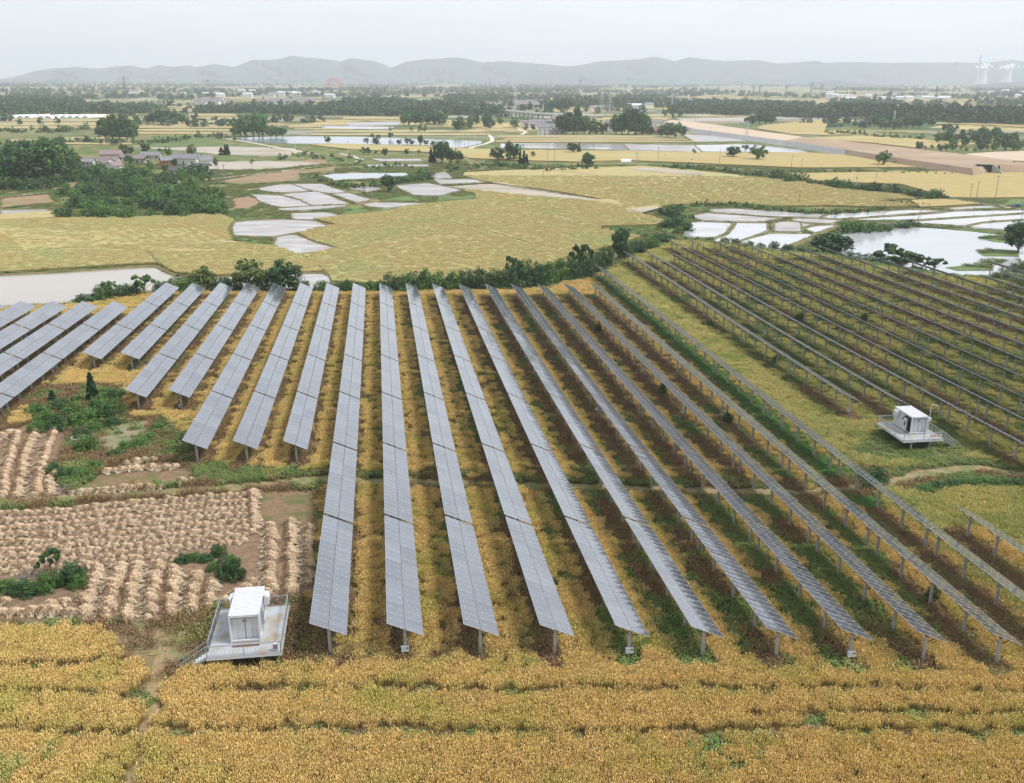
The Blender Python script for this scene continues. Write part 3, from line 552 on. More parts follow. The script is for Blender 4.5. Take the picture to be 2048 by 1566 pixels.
def hut(s_, t_, z, lab, ac=(1, 1), doorleft=False, side_open=False):
    x, y = xy(s_, t_); r_ = root('inverter_hut', (x, y, z), -YAW, lab, 'container', None); Wc, Lc, Hc = 2.5, 4.6, 2.62
    b = MB(); b.box((Wc / 2, Lc / 2, .08), (Wc - .04, Lc - .04, .14), MT['grey']); t = .1
    for xx in (.06, Wc - .06):
        for yy in (.06, Lc - .06): b.box((xx, yy, Hc / 2), (.13, .13, Hc - .02), MT['white'])
    for zz in (.2, Hc - .09):
        for yy in (.055, Lc - .055): b.box((Wc / 2, yy, zz), (Wc - .27, .1, .16), MT['white'])
        for xx in (.055, Wc - .055): b.box((xx, Lc / 2, zz), (.1, Lc - .27, .16), MT['white'])
    ob('corner_frame', b.build('corner_frame'), r_)
    b = MB(); b.box((Wc / 2, Lc - .12, Hc / 2), (Wc - .28, .06, Hc - .3), MT['offwhite'])
    for xx in (.1, Wc - .1):
        b.box((xx, Lc / 2, Hc / 2), (.05, Lc - .26, Hc - .3), MT['offwhite'])
        for i in range(14): b.box((xx, .35 + i * .3, Hc / 2), (.08, .1, Hc - .36), MT['offwhite'])
    b.box((Wc / 2, .35, Hc - .3), (Wc - .28, .03, .34), MT['grey']); ob('wall', b.build('wall'), r_)
    b = MB(); b.box((Wc / 2, Lc / 2, Hc + .01), (Wc, Lc, .05), MT['offwhite'])  # darker tone between the ribs paints in the rib shading
    n = 21
    for i in range(n): b.box((Wc / 2, .16 + (Lc - .32) * i / (n - 1), Hc + .052), (Wc - .18, .1, .035), MT['white'])
    for xx in (.07, Wc - .07):
        for yy in (.07, Lc - .07): b.box((xx, yy, Hc + .05), (.14, .14, .06), MT['offwhite'])
    ob('roof', b.build('roof'), r_)
    for i, xx in enumerate((.66, 1.84)):
        b = MB(); b.box((xx, .33, 1.16), (1.12, .05, 2.06), MT['offwhite']); b.box((xx, .30, 1.16), (.02, .02, 1.9), MT['grey']); b.box((xx + (.42 if i == 0 else -.42), .29, 1.1), (.025, .04, .16), MT['grey']); ob('door', b.build('door'), r_)
    b = MB(); b.box((Wc / 2, .29, 1.98), (.42, .015, .26), MT['white']); b.box((Wc / 2, .280, 2.03), (.36, .006, .09), MT['brown']); b.box((Wc / 2, .280, 1.91), (.36, .006, .07), MT['black'])
    for i in range(4): b.box((Wc / 2 - .12 + i * .08, .276, 2.03), (.035, .004, .05), MT['white'])
    ob('sign', b.build('sign'), r_)
    for i, s in enumerate((-1, 1)):
        if not ac[i]: continue
        b = MB(); xx = -.22 if s < 0 else Wc + .22; b.box((xx, 3.75, 1.95), (.42, .95, .8), MT['white']); b.box((xx + s * .22, 3.75, 1.95), (.02, .7, .6), MT['offwhite']); b.box((xx - s * .1, 3.75, 2.4), (.25, .85, .1), MT['offwhite']); ob('air_conditioner', b.build('air_conditioner'), r_)
    b = MB(); b.bar((Wc + .06, 1.7, 2.3), (Wc + .06, 1.2, .3), .05, MT['grey'], 6); b.box((Wc + .07, 1.9, 1.2), (.1, .35, 1.3), MT['grey']); ob('cable_duct', b.build('cable_duct'), r_)
    return r_
MT['signorange'] = mat('orange_print', (.6, .22, .06), None, rough=.6); MT['brown'] = mat('brown_print', (.15, .06, .04), None, rough=.6)
def side_bay(r_):
    b = MB(); b.box((-.01, .95, 1.35), (.1, 1.5, 2.1), MT['black']); ob('side_opening', b.build('side_opening'), r_)  # side opening is a solid black box painting the shade of a recess
    b = MB(); b.box((-.12, 1.25, 1.2), (.3, .7, 1.7), MT['white']); b.box((-.28, 1.25, 1.3), (.02, .3, .6), MT['black']); b.bar((-.15, .6, 1.9), (-.15, .45, .5), .09, MT['black'], 8); b.bar((-.15, 1.7, 2.1), (-.15, 2.0, 1.7), .1, MT['black'], 8); ob('cabinet', b.build('cabinet'), r_)
    b = MB(); [b.box((.055, 3.1 + .24 * i, 1.8 - .0 * i), (.02, .15, .12), MT['signorange']) for i in range(5)]; ob('lettering', b.build('lettering'), r_)
p1, z1, _ = plat(67.95, -15.7, False, 1.65, 'raised grey steel platform with stairs to its left, bottom left beside the harvested field')
h1 = hut(69.8, -14.0, z1, 'white ribbed container hut on the near left platform, closed double door facing camera')
p2, z2, _ = plat(111.2, 71.0, True, 1.65, 'raised steel platform with stairs down its right side, in green weeds at right')
h2 = hut(113.4, 73.2, z2, 'white container hut on the far right platform, tall pole beside it', (1, 0)); side_bay(h2)
b = MB(); b.box((0, 0, .32), (.42, .22, .6), MT['white']); b.box((0, -.115, .33), (.3, .01, .42), MT['brown'])
for i in range(5): b.box((0, -.125, .16 + .085 * i), (.28, .01, .015), MT['offwhite'])
x, y = xy(68.3, -10.15); tag(ob('vent_cabinet', b.build('vent_cabinet'), None, (x, y, z1 + .1), (0, 0, -YAW)), 'small white cabinet with brown slatted front in the corner of the near platform', 'cabinet')
b = MB(); b.box((0, 0, .03), (2.2, .16, .06), MT['brown']); x, y = xy(69.3, -12.7); tag(ob('door_mat', b.build('door_mat'), None, (x, y, z1), (0, 0, -YAW)), 'dark brown strip lying before the doors of the near hut', 'mat')
MT['signred'] = mat('sign_red', (.55, .12, .14), None, rough=.5); MT['signyel'] = mat('sign_yellow', (.75, .62, .05), None, rough=.5)
for i in range(4):
    b = MB(); b.box((0, 0, 0), (.34, .015, .42), MT['white'])
    if i < 3: b.bar((-.0, -.012, .04), (.0, -.02, .04), .12, MT['signred'], 14); b.bar((0, -.021, .04), (0, -.022, .04), .08, MT['white'], 14); b.bar((-.07, -.024, -.03), (.07, -.024, .11), .014, MT['signred']); b.box((0, -.012, -.15), (.26, .01, .05), MT['signred'])
    else: b.add([(-.15, -.012, -.1), (.15, -.012, -.1), (0, -.012, .15)], [(0, 1, 2)], MT['signyel']); b.add([(-.02, -.014, -.06), (.03, -.014, -.06), (-.01, -.014, .08)], [(0, 1, 2)], MT['black']); b.box((0, -.012, -.16), (.26, .01, .05), MT['signyel'])
    x, y = xy(111.17, 75.1 + i * .45); tag(ob('warning_sign', b.build('warning_sign'), None, (x, y, z2 + .62), (0, 0, -YAW)), ('yellow triangle warning plate at the right end of the far platform railing' if i == 3 else f'red ring warning plate on the far platform railing, {nth(i + 1)} from the left'), 'sign', 'warning plates on the far platform')
def lamp_pole(x, y, z, h, lab, arm=1., boxh=.45, rz=0., r=.05):
    r_ = root('camera_pole', (x, y, z), rz, lab, 'pole'); b = MB(); b.bar((0, 0, 0), (0, 0, h), r, MT['white'], 8, r * .8); b.box((0, 0, .02), (.3, .3, .04), MT['white']); ob('pole', b.build('pole'), r_)
    b = MB(); b.bar((0, 0, h - .05), (arm, 0, h - .12), r * .7, MT['white'], 6); ob('arm', b.build('arm'), r_)
    b = MB(); b.bar((arm, 0, h - .12), (arm, 0, h - .3), .09, MT['white'], 8); b.bar((arm, 0, h - .3), (arm, 0, h - .42), .09, MT['black'], 8, .05); ob('camera_dome', b.build('camera_dome'), r_)
    b = MB(); b.box((-.02, -.14, h * boxh), (.4, .25, .45), MT['white']); ob('box', b.build('box'), r_)
x, y = xy(114.6, 77.0 - .35); lamp_pole(x, y, z2, 4.0, 'white camera pole with arm and box standing on the far right platform', .75)
x, y = onplat(1227, 516); lamp_pole(x, y, g1(x, y), 5.2, 'thin white camera pole at the field corner before the dark hedge', .5, .25, 0, .07)
# ------------------------------------------------------------------ trees and bushes
def crown(name, m, seed, lod, shape):
    r = np.random.default_rng(seed); nc, nl, ls = {0: (80, 44, .028), 1: (50, 24, .042), 2: (18, 13, .08)}[lod]; C_ = []; cr = []
    while len(C_) < nc:
        d = r.normal(size=3); d /= np.linalg.norm(d); q = r.random() ** .38
        if shape == 'round': p = d * q * (.37, .37, .40) + (0, 0, .55); c = .10
        elif shape == 'bush': d[2] = abs(d[2]) * 1.1 - .15; p = d * q * (.62, .62, .78) + (0, 0, .08); c = .15
        elif shape == 'tall': p = d * q * (.21, .21, .42) + (0, 0, .57); c = .085
        elif shape == 'cone':
            z = r.random() ** 1.3; w = .15 * (1 - z) ** .95 + .004; p = np.array([d[0] * w, d[1] * w, .03 + z * .93]); c = .028 + .085 * (1 - z)
        elif shape == 'open':
            k = len(C_) % 9; a = k * 2.4 + .5; b = .13 + .33 * ((k * 37) % 9) / 9; p = np.array([math.cos(a) * b, math.sin(a) * b, .55 + .4 * ((k * 53) % 7) / 7 - b * .35]) + r.normal(size=3) * (.055, .055, .03); c = .05
        if shape in ('round', 'bush', 'tall') and r.random() < .12: p = p + d * .06
        C_.append(p); cr.append(c * r.uniform(.7, 1.25))
    C_ = np.array(C_); cr = np.array(cr); n = nc * nl; ci = np.repeat(np.arange(nc), nl); d = r.normal(size=(n, 3)); d[:, 2] += .35; d /= np.linalg.norm(d, axis=1)[:, None]
    p = C_[ci] + d * (cr[ci] * r.uniform(.55, 1.1, n))[:, None]; nrm = d + r.normal(size=(n, 3)) * .45; nrm /= np.linalg.norm(nrm, axis=1)[:, None]
    a = np.cross(nrm, r.normal(size=(n, 3))); a /= np.linalg.norm(a, axis=1)[:, None] + 1e-9; b_ = np.cross(nrm, a); s = (ls * r.uniform(.6, 1.5, n))[:, None]
    V = np.stack([p - a * s, p - b_ * s * .7, p + a * s, p + b_ * s * .7], 1).reshape(-1, 3); V[:, 2] = np.maximum(V[:, 2], -.02); t = np.repeat(np.clip(r.normal(.5, .22, nc)[ci] + r.normal(0, .1, n), 0, 1), 4)
    return mesh(name, V, np.arange(n * 4).reshape(-1, 4), (m,), tone=t)
def trunk(shape, seed):
    r = random.Random(seed); b = MB(); top = {'round': .6, 'bush': .35, 'tall': .8, 'cone': .7, 'open': .5}[shape]; w = .03 if shape != 'cone' else .02
    if shape == 'bush':
        for i in range(4): a = i * 1.6 + r.random(); b.bar((0, 0, -.05), (math.cos(a) * .25, math.sin(a) * .25, .4), .018, MT['bark'], 5, .006)
    else:
        b.bar((0, 0, -.04), (.01, .01, top * .5), w, MT['bark'], 7, w * .75); b.bar((.01, .01, top * .5), (0, .02, top), w * .75, MT['bark'], 7, w * .35)
        for i in range(9 if shape == 'open' else 6):
            a = i * 2.4 + .5; q = (.25 + .12 * (i % 4)) if shape != 'open' else .13 + .33 * ((i * 37) % 9) / 9; z = top * (.45 + .09 * (i % 5)); zz = (z + .22) if shape != 'open' else .55 + .4 * ((i * 53) % 7) / 7 - q * .35
            if shape in ('round', 'open'): b.bar((0, 0, z * .9), (math.cos(a) * q, math.sin(a) * q, zz), w * .4, MT['bark'], 5, w * .12)
    return b.build('trunk')
KM = {'fresh': 'leaf', 'dark': 'leafd', 'yellow': 'leafy', 'cyp': 'leafc'}
_CR = {}; _TK = {}
def crownof(shape, col, lod, i):
    k = (shape, col, lod, i)
    if k not in _CR: _CR[k] = crown('crown', MT[KM[col]], hash(shape) % 7 + i * 13 + lod * 5 + len(col) if False else (i * 13 + lod * 5 + len(col) + len(shape) * 3), lod, shape)
    return _CR[k]
def trunkof(shape):
    if shape not in _TK: _TK[shape] = [trunk(shape, i) for i in range(2)]
    return random.choice(_TK[shape])
def scale_at(x, y, z): return F / max(1., y * math.cos(PIT) - (z - CAMZ) * math.sin(PIT))
NTREE = [0]
def tree(u, v, hpx, wpx, shape, col, lab, group=None, name=None, fn=None, cat=None):
    x, y, z = (fn or at)(u, v) if fn is not onz else onz(u, v) + (VZ,)
    k = scale_at(x, y, z); h = hpx / k / .97; lod = 0 if (y < 330 or hpx > 36) else (1 if hpx > 15 else 2); NTREE[0] += 1
    ratio = {'round': .80, 'bush': 1.35, 'tall': .5, 'cone': .36, 'open': .95}[shape]; w = (wpx / k) / ratio if wpx else h * random.uniform(.9, 1.15)
    nm = name or {'bush': 'bush', 'cone': 'cypress_tree', 'tall': 'tall_tree'}.get(shape, 'tree')
    r_ = root(nm, (x, y, z), random.random() * 6.28, lab, cat or ('bush' if shape == 'bush' else 'tree'), group, (w, w, h))
    ob('crown', crownof(shape, col, lod, random.randrange(3)), r_); ob('trunk' if shape != 'bush' else 'stem', trunkof(shape), r_); return r_
def series(pts, shape, cols, phrase, group, name=None, fn=None, jit=0, shapes=None):
    """phrase holds {} for the ordinal from the left"""
    pts = sorted(pts, key=lambda p: p[0])
    for i, p in enumerate(pts):
        sh = random.choice(shapes) if shapes else shape
        tree(p[0], p[1], p[2], p[3] if len(p) > 3 else 0, sh, random.choice(cols), phrase.format(nth(i + 1)), group, name, fn)
def fill(P, n, h, seed=1, minD=0):
    r = random.Random(seed); xs, ys = [p[0] for p in P], [p[1] for p in P]; out = []
    while len(out) < n:
        x, y = r.uniform(min(xs), max(xs)), r.uniform(min(ys), max(ys))
        if bool(inpoly(np.array(x), np.array(y), P)): out.append((x, y, r.uniform(*h)))
    return out
def along(P, n, h, seed=1, jy=2):
    r = random.Random(seed); P = np.array(P, float); c = np.r_[0, np.cumsum(np.hypot(*np.diff(P, axis=0).T))]; q = np.linspace(0, c[-1], n)
    return [(float(np.interp(t, c, P[:, 0])) + r.uniform(-3, 3), float(np.interp(t, c, P[:, 1])) + r.uniform(-jy, jy), r.uniform(*h)) for t in q]
# hedge behind the rows
series([(172, 606, 22, 60), (205, 603, 38, 50), (240, 598, 32, 50), (262, 592, 30, 50), (325, 588, 32, 45), (350, 586, 34, 60), (385, 586, 36, 60), (445, 584, 36, 50), (470, 584, 34, 45), (535, 584, 46, 45), (605, 586, 34, 45)], 'bush', ['fresh', 'dark'], 'green bush on the bank behind the left rows, {} from the left', 'bushes on the bank behind the left rows')
tree(290, 594, 52, 50, 'open', 'fresh', 'loose spiky young tree above the bank before the brown pond', cat='tree'); tree(218, 600, 44, 40, 'open', 'fresh', 'loose small tree at the left end of the bank by the brown pond')
tree(408, 583, 50, 48, 'round', 'yellow', 'light green rounded tree behind the third left solar row'); tree(500, 583, 64, 62, 'round', 'yellow', 'tall light green tree behind the solar rows, left of the dark one'); tree(570, 585, 62, 76, 'round', 'dark', 'broad dark green tree behind the fifth row from the far left block')
series([(645, 585, 28, 40), (668, 586, 24, 40), (692, 585, 30, 40), (715, 586, 26, 40), (740, 586, 28, 40), (764, 585, 30, 40)], 'bush', ['fresh', 'dark'], 'low bush in the hedge behind the middle rows, {} from the left', 'low bushes behind the middle rows')
series([(785, 585, 46, 55), (812, 584, 42, 50), (828, 583, 46, 45), (850, 582, 50, 50), (878, 582, 44, 55), (905, 582, 44, 50), (932, 582, 50, 55), (962, 580, 54, 55), (990, 580, 50, 50), (1015, 579, 54, 50), (1048, 577, 66, 62), (1078, 575, 58, 55), (1098, 572, 54, 45), (1122, 564, 52, 50), (1145, 558, 48, 45), (1168, 553, 46, 45), (1190, 545, 46, 45), (1212, 536, 50, 45), (1250, 515, 34, 40), (1275, 506, 30, 45), (1302, 496, 28, 45), (1326, 484, 20, 40)], 'bush', ['fresh', 'dark', 'dark'], 'tall dense bush in the hedge behind the middle rows, {} from the left', 'tall hedge behind the rows right of centre', 'hedge_bush')
tree(1030, 574, 68, 45, 'open', 'dark', 'dark airy tree poking out of the hedge'); tree(1158, 553, 74, 50, 'open', 'dark', 'dark blue green airy tree at the hedge bend right of centre'); tree(1241, 519, 62, 40, 'round', 'dark', 'dark narrow tree beside the white camera pole')
series(along([(1345, 484), (1420, 486), (1500, 496), (1600, 506)], 11, (13, 20), 3), 'bush', ['fresh', 'dark'], 'low bush on the bank before the flooded fields, {} from the left', 'low bushes before the flooded fields', fn=onz)
tree(1662, 512, 46, 84, 'round', 'dark', 'wide dark tree on the near bank at the pond\'s left end', fn=onz); tree(1800, 552, 66, 110, 'open', 'dark', 'wide airy tree leaning over the near bank of the pond', fn=onz); tree(1868, 545, 34, 50, 'open', 'dark', 'small airy tree on the near bank, right of the wide one', fn=onz)
series([(1625, 515, 18, 40), (1700, 522, 22, 50), (1735, 532, 28, 50), (1762, 540, 36, 55), (1790, 545, 34, 55), (1830, 552, 26, 50), (1860, 558, 22, 50), (1900, 562, 18, 50), (1935, 566, 16, 45)], 'bush', ['fresh', 'dark'], 'bush on the near bank of the pond, {} from the left', 'bushes on the near bank of the right pond', fn=onz)
tree(2036, 506, 64, 62, 'round', 'dark', 'large round tree at the right edge by the pond', fn=onz); tree(2005, 560, 26, 50, 'bush', 'yellow', 'pale scrub bush by the pond\'s lower right corner', fn=onz); tree(2040, 545, 30, 50, 'bush', 'yellow', 'pale scrub bush under the large round tree at right', fn=onz)
series([(1690, 466, 30, 45), (1715, 465, 30, 50), (1742, 464, 25, 50), (1768, 462, 18, 45), (1800, 455, 16, 50), (1826, 452, 16, 40)], 'bush', ['dark', 'fresh'], 'bush on the far bank of the right pond, {} from the left', 'bushes on the far bank of the right pond', fn=onz)
# left thicket and grove
series([(10, 374, 60), (28, 370, 70), (50, 372, 80), (78, 370, 84), (104, 368, 78), (128, 362, 66), (62, 345, 60), (96, 338, 60), (120, 335, 50), (150, 345, 38), (5, 350, 50), (38, 345, 62), (140, 330, 36)], 'round', ['dark', 'fresh', 'dark'], 'big dark tree of the grove at the left edge, {} from the left', 'big trees of the left grove', fn=onz)
series([(8, 378, 26, 50), (30, 379, 30, 50), (55, 380, 28, 50), (82, 378, 28, 50), (108, 374, 26, 46), (130, 366, 24, 40), (148, 352, 22, 34)], 'bush', ['dark'], 'underwood bush at the foot of the left grove, {} from the left', 'underwood of the left grove', fn=onz)
series(fill([(115, 436), (200, 439), (330, 438), (445, 434), (458, 420), (452, 392), (400, 378), (300, 384), (230, 376), (160, 376), (112, 398)], 74, (14, 38), 4), 'bush', ['fresh', 'dark', 'dark', 'fresh'], 'bush of the green thicket above the left field, {} from the left', 'bushes of the thicket above the left field', 'thicket_bush', fn=onz)
series(fill([(140, 365), (160, 345), (240, 347), (330, 354), (420, 350), (410, 364), (300, 378), (210, 380), (160, 374)], 44, (12, 32), 5), 'bush', ['dark', 'fresh'], 'tree or bush right below the left hamlet, {} from the left', 'green belt below the left hamlet', 'hamlet_bush', fn=onz)
series([(248, 316, 28), (262, 310, 18), (293, 307, 22), (320, 312, 16), (337, 314, 20), (384, 314, 24), (258, 327, 18), (296, 329, 15), (431, 332, 17), (350, 333, 16), (190, 338, 16), (332, 346, 18), (300, 342, 20), (412, 347, 16), (372, 352, 14), (222, 312, 10), (365, 318, 12)], 'round', ['dark', 'fresh', 'yellow'], 'garden tree among the left hamlet houses, {} from the left', 'garden trees in the left hamlet', fn=onz)
series([(443, 310, 15, 12), (451, 310, 21, 9), (456, 310, 22, 9)], 'cone', ['cyp'], 'dark cypress on the grey field behind the hamlet, {} of three', 'three cypresses on the grey field', fn=onz)
tree(504, 332, 15, 10, 'open', 'dark', 'single small dark tree on the pale field right of the hamlet', fn=onz)
series([(212, 280, 42), (226, 282, 46), (240, 282, 50), (254, 280, 44), (266, 280, 34), (200, 276, 24)], 'round', ['fresh', 'dark'], 'tall tree of the tight clump before the greenhouses, {} from the left', 'clump of tall trees before the greenhouses', fn=onz)
series([(297, 248, 20), (308, 248, 26), (322, 249, 32), (336, 249, 28), (350, 249, 26), (364, 248, 20), (372, 247, 14)], 'round', ['dark'], 'tree of the dark clump right of the greenhouses, {} from the left', 'dark tree clump right of the greenhouses', fn=onz)
series([(470, 273, 22), (482, 272, 36), (492, 273, 24), (508, 273, 30), (518, 273, 46), (526, 273, 30), (540, 274, 22), (552, 274, 22), (565, 274, 20)], 'round', ['dark', 'fresh'], 'tree of the clump at the left end of the lake, {} from the left', 'tree clump at the left end of the lake', fn=onz)
series(along([(0, 262), (30, 268), (60, 262), (100, 266), (140, 262), (170, 258)], 14, (9, 17), 8) + along([(0, 292), (20, 296), (90, 290), (150, 284), (200, 290), (260, 288), (330, 286)], 22, (10, 18), 9), 'bush', ['dark', 'fresh'], 'bush in the hedges between the left upper fields, {} from the left', 'field hedges at the upper left', fn=onz)
series(along([(330, 286), (380, 278), (430, 272), (470, 280)], 12, (8, 16), 12), 'bush', ['fresh', 'dark'], 'bush on the green strip left of the lake, {} from the left', 'bushes on the strip left of the lake', fn=onz)
# centre
series([(668, 372, 14, 30), (684, 374, 15, 30), (700, 376, 15, 30), (716, 376, 14, 30), (732, 375, 15, 30), (748, 374, 14, 30), (764, 372, 14, 28), (790, 368, 16, 30), (806, 366, 16, 30), (822, 364, 18, 30), (838, 362, 16, 30), (854, 360, 16, 30), (846, 350, 16, 30), (862, 352, 12, 24), (628, 356, 10, 30), (648, 364, 10, 28)], 'bush', ['dark', 'fresh'], 'bush on the bank round the small centre pond, {} from the left', 'bushes round the small centre pond', fn=onz)
tree(777, 385, 34, 28, 'tall', 'dark', 'lone tree on the grass strip between the wet fields', fn=onz); tree(727, 388, 10, 9, 'bush', 'fresh', 'tiny shrub left of the lone tree between wet fields', fn=onz)
series([(862, 324, 30, 10), (868, 324, 26, 10), (920, 318, 13, 7), (924, 318, 13, 7), (1040, 330, 24, 12), (1048, 330, 28, 12), (1053, 330, 22, 10), (1158, 305, 19, 8)], 'cone', ['cyp'], 'dark narrow cypress by the graves in the centre fields, {} from the left', 'cypresses in the centre fields', fn=onz)
series([(884, 326, 42, 36), (900, 328, 34, 34), (914, 322, 22, 22), (994, 322, 28, 34), (1018, 322, 20, 16), (1027, 320, 36, 40), (1146, 306, 22, 26), (1066, 315, 12, 10), (1175, 334, 28, 28), (1173, 322, 18, 16), (727, 310, 15, 13), (737, 310, 15, 13), (752, 308, 8, 8), (770, 313, 18, 13), (813, 310, 13, 11), (838, 309, 9, 9)], 'round', ['dark', 'fresh', 'dark'], 'round tree in the centre fields below the lake, {} from the left', 'round trees below the lake', fn=onz)
series(along([(930, 336), (980, 334), (1040, 338), (1090, 342), (1140, 338), (1190, 336)], 26, (8, 15), 15, 4) + along([(900, 345), (920, 340), (890, 338), (915, 330)], 6, (8, 14), 16, 3), 'bush', ['fresh', 'dark'], 'bush along the green ditch right of centre, {} from the left', 'bushes along the centre ditch', fn=onz)
series(along([(560, 316), (600, 312), (640, 316), (690, 318), (720, 330), (760, 334), (820, 336)], 22, (6, 13), 17, 5), 'bush', ['fresh', 'dark'], 'bush along the lane by the small canal, {} from the left', 'bushes along the lane in the middle distance', fn=onz)
series([(656, 287, 15, 14), (733, 290, 14, 12), (752, 291, 17, 14), (757, 281, 12, 10), (745, 277, 10, 8), (781, 278, 13, 12), (798, 290, 12, 12), (815, 290, 14, 14), (824, 290, 10, 12), (841, 292, 22, 12), (852, 292, 12, 12), (866, 292, 11, 12), (880, 293, 10, 12), (893, 293, 9, 12)], 'round', ['dark'], 'small tree on the lake shore, {} from the left', 'small trees on the lake shore', fn=onz)
# centre village and beyond
series([(808, 250, 24), (818, 251, 28), (830, 251, 28), (842, 251, 26), (856, 250, 26), (868, 250, 26), (878, 250, 28), (888, 249, 24), (824, 264, 10), (840, 265, 14), (850, 264, 12), (780, 264, 9)] + fill([(897, 264), (990, 264), (985, 250), (900, 250)], 14, (14, 26), 21), 'round', ['dark', 'dark', 'fresh'], 'dark tree left of the centre village, {} from the left', 'trees left of the centre village', fn=onz)
series([(1120, 268, 36), (1132, 270, 42), (1146, 270, 42), (1155, 270, 56, 16), (1168, 270, 38), (1180, 270, 34), (1194, 270, 28), (1206, 270, 24), (1232, 270, 38), (1244, 270, 42), (1256, 270, 48), (1270, 271, 50), (1284, 270, 40), (1300, 272, 22), (1322, 274, 24), (1336, 275, 30), (1350, 276, 32), (1364, 274, 24), (1030, 258, 22), (1000, 250, 16), (1052, 262, 14), (1066, 262, 14), (1345, 236, 28), (1330, 233, 16), (1360, 234, 16)], 'round', ['dark', 'fresh', 'dark'], 'tall tree in and right of the centre village, {} from the left', 'tall trees of the centre village', fn=onz)
series([(1060, 222, 16), (1050, 222, 14), (1080, 222, 14), (1092, 224, 16), (1104, 224, 22), (1120, 224, 26), (1134, 224, 28), (1012, 214, 12), (1030, 216, 10)], 'round', ['dark'], 'tree by the far white houses behind the viaduct, {} from the left', 'trees behind the viaduct', fn=onz)
# right
series([(1467, 315, 24, 32), (1516, 320, 30, 36), (1766, 331, 30, 30), (1491, 302, 12, 16), (1320, 431, 17, 13)], 'round', ['dark', 'fresh'], 'lone rounded tree standing on the golden fields at right, {} from the left', 'lone trees on the right fields', fn=onz); tree(1388, 312, 16, 9, 'open', 'dark', 'thin bare looking tree on the long golden field', fn=onz)
series(along([(1462, 350), (1540, 358), (1600, 366), (1690, 377), (1760, 385), (1810, 390), (1890, 400)], 34, (12, 24), 31), 'bush', ['dark', 'fresh', 'dark', 'yellow'], 'bush in the diagonal dark hedge at right, {} from the left', 'diagonal dark hedge across the right fields', 'hedge_bush', fn=onz)
series(along([(1332, 338), (1400, 340), (1450, 345)], 12, (9, 15), 32) + along([(1548, 346), (1700, 346), (1830, 348), (1940, 350)], 24, (5, 9), 33, 1), 'bush', ['fresh', 'dark'], 'bush along the narrow ditch above the diagonal hedge, {} from the left', 'bushes along the narrow right ditch', fn=onz)
series(along([(1797, 328), (1840, 332), (1878, 336)], 9, (8, 16), 34) + along([(1764, 404), (1810, 408), (1858, 414)], 9, (6, 9), 35), 'bush', ['dark', 'fresh'], 'small bush in the short hedges of the right fields, {} from the left', 'short hedges in the right fields', fn=onz)
series(along([(1345, 420), (1400, 412), (1460, 412), (1530, 420), (1600, 428), (1660, 430), (1720, 424), (1770, 420)], 34, (9, 15), 36), 'bush', ['fresh', 'dark'], 'bush in the long low hedge above the flooded fields, {} from the left', 'long low hedge above the flooded fields', fn=onz)
series(fill([(1335, 425), (1372, 420), (1385, 440), (1368, 470), (1345, 478), (1310, 478), (1290, 470), (1330, 455)], 22, (12, 24), 37) + along([(1205, 462), (1260, 468), (1300, 474), (1330, 472)], 8, (8, 13), 38), 'bush', ['fresh', 'dark', 'dark'], 'shrub in the scrub left of the flooded fields, {} from the left', 'scrub left of the flooded fields', 'shrub', fn=onz)
series([(1494, 250, 18), (1504, 251, 22), (1518, 248, 20), (1530, 249, 24), (1543, 249, 22), (1624, 239, 16), (1636, 240, 20), (1648, 240, 20), (1600, 238, 12), (1612, 239, 12), (1888, 263, 16), (1900, 264, 18), (1912, 263, 14)], 'round', ['dark'], 'dark tree beyond the earth embankment, {} from the left', 'dark trees beyond the earth embankment', fn=onz)
series(fill([(1704, 258), (1760, 262), (1850, 258), (1850, 250), (1720, 250)], 18, (16, 26), 41), 'round', ['dark', 'fresh'], 'tree of the copse on the upper right fields, {} from the left', 'copse on the upper right fields', fn=onz)
series(along([(1652, 268), (1715, 270), (1780, 276), (1845, 280)], 18, (7, 13), 42), 'bush', ['fresh', 'dark'], 'bush in the hedge below the upper right copse, {} from the left', 'hedge below the upper right copse', fn=onz)
series(fill([(1845, 284), (1900, 272), (2055, 276), (2055, 302), (1960, 300)], 44, (14, 26), 43), 'round', ['fresh', 'dark'], 'tree of the green wood at the upper right edge, {} from the left', 'wood at the upper right edge', fn=onz)
series(along([(1838, 300), (1880, 302), (1930, 303), (1990, 302)], 12, (8, 20), 44), 'round', ['fresh', 'dark'], 'small tree fronting the upper right wood, {} from the left', 'small trees before the upper right wood', fn=onz)
# bushes and trees on the solar plateau
tree(187, 806, 66, 24, 'cone', 'cyp', 'dark pointed cypress rising from the left bushes', name='cypress_tree'); tree(106, 806, 26, 20, 'cone', 'cyp', 'small dark cypress left of the pointed one', name='cypress_tree')
series([(72, 832, 32, 55), (95, 850, 36, 60), (120, 858, 38, 60), (120, 822, 30, 60), (148, 832, 32, 60), (150, 855, 34, 60), (180, 845, 36, 60), (205, 838, 36, 60), (228, 830, 36, 55), (236, 800, 28, 50), (212, 800, 28, 55), (206, 818, 34, 60), (78, 862, 26, 45), (190, 862, 24, 50), (225, 850, 20, 40), (150, 806, 18, 40)], 'bush', ['fresh', 'fresh', 'dark'], 'lush bush of the green patch round the cypress, {} from the left', 'lush bushes round the cypress')
series([(176, 905, 44, 55), (165, 875, 26, 46), (108, 945, 24, 45), (132, 955, 26, 50), (160, 955, 22, 50), (190, 940, 22, 50), (232, 915, 20, 40), (250, 902, 24, 40), (275, 895, 22, 50), (300, 880, 18, 40), (312, 862, 20, 36)], 'bush', ['fresh', 'dark'], 'weedy green bush above the farm track, {} from the left', 'weedy bushes above the farm track')
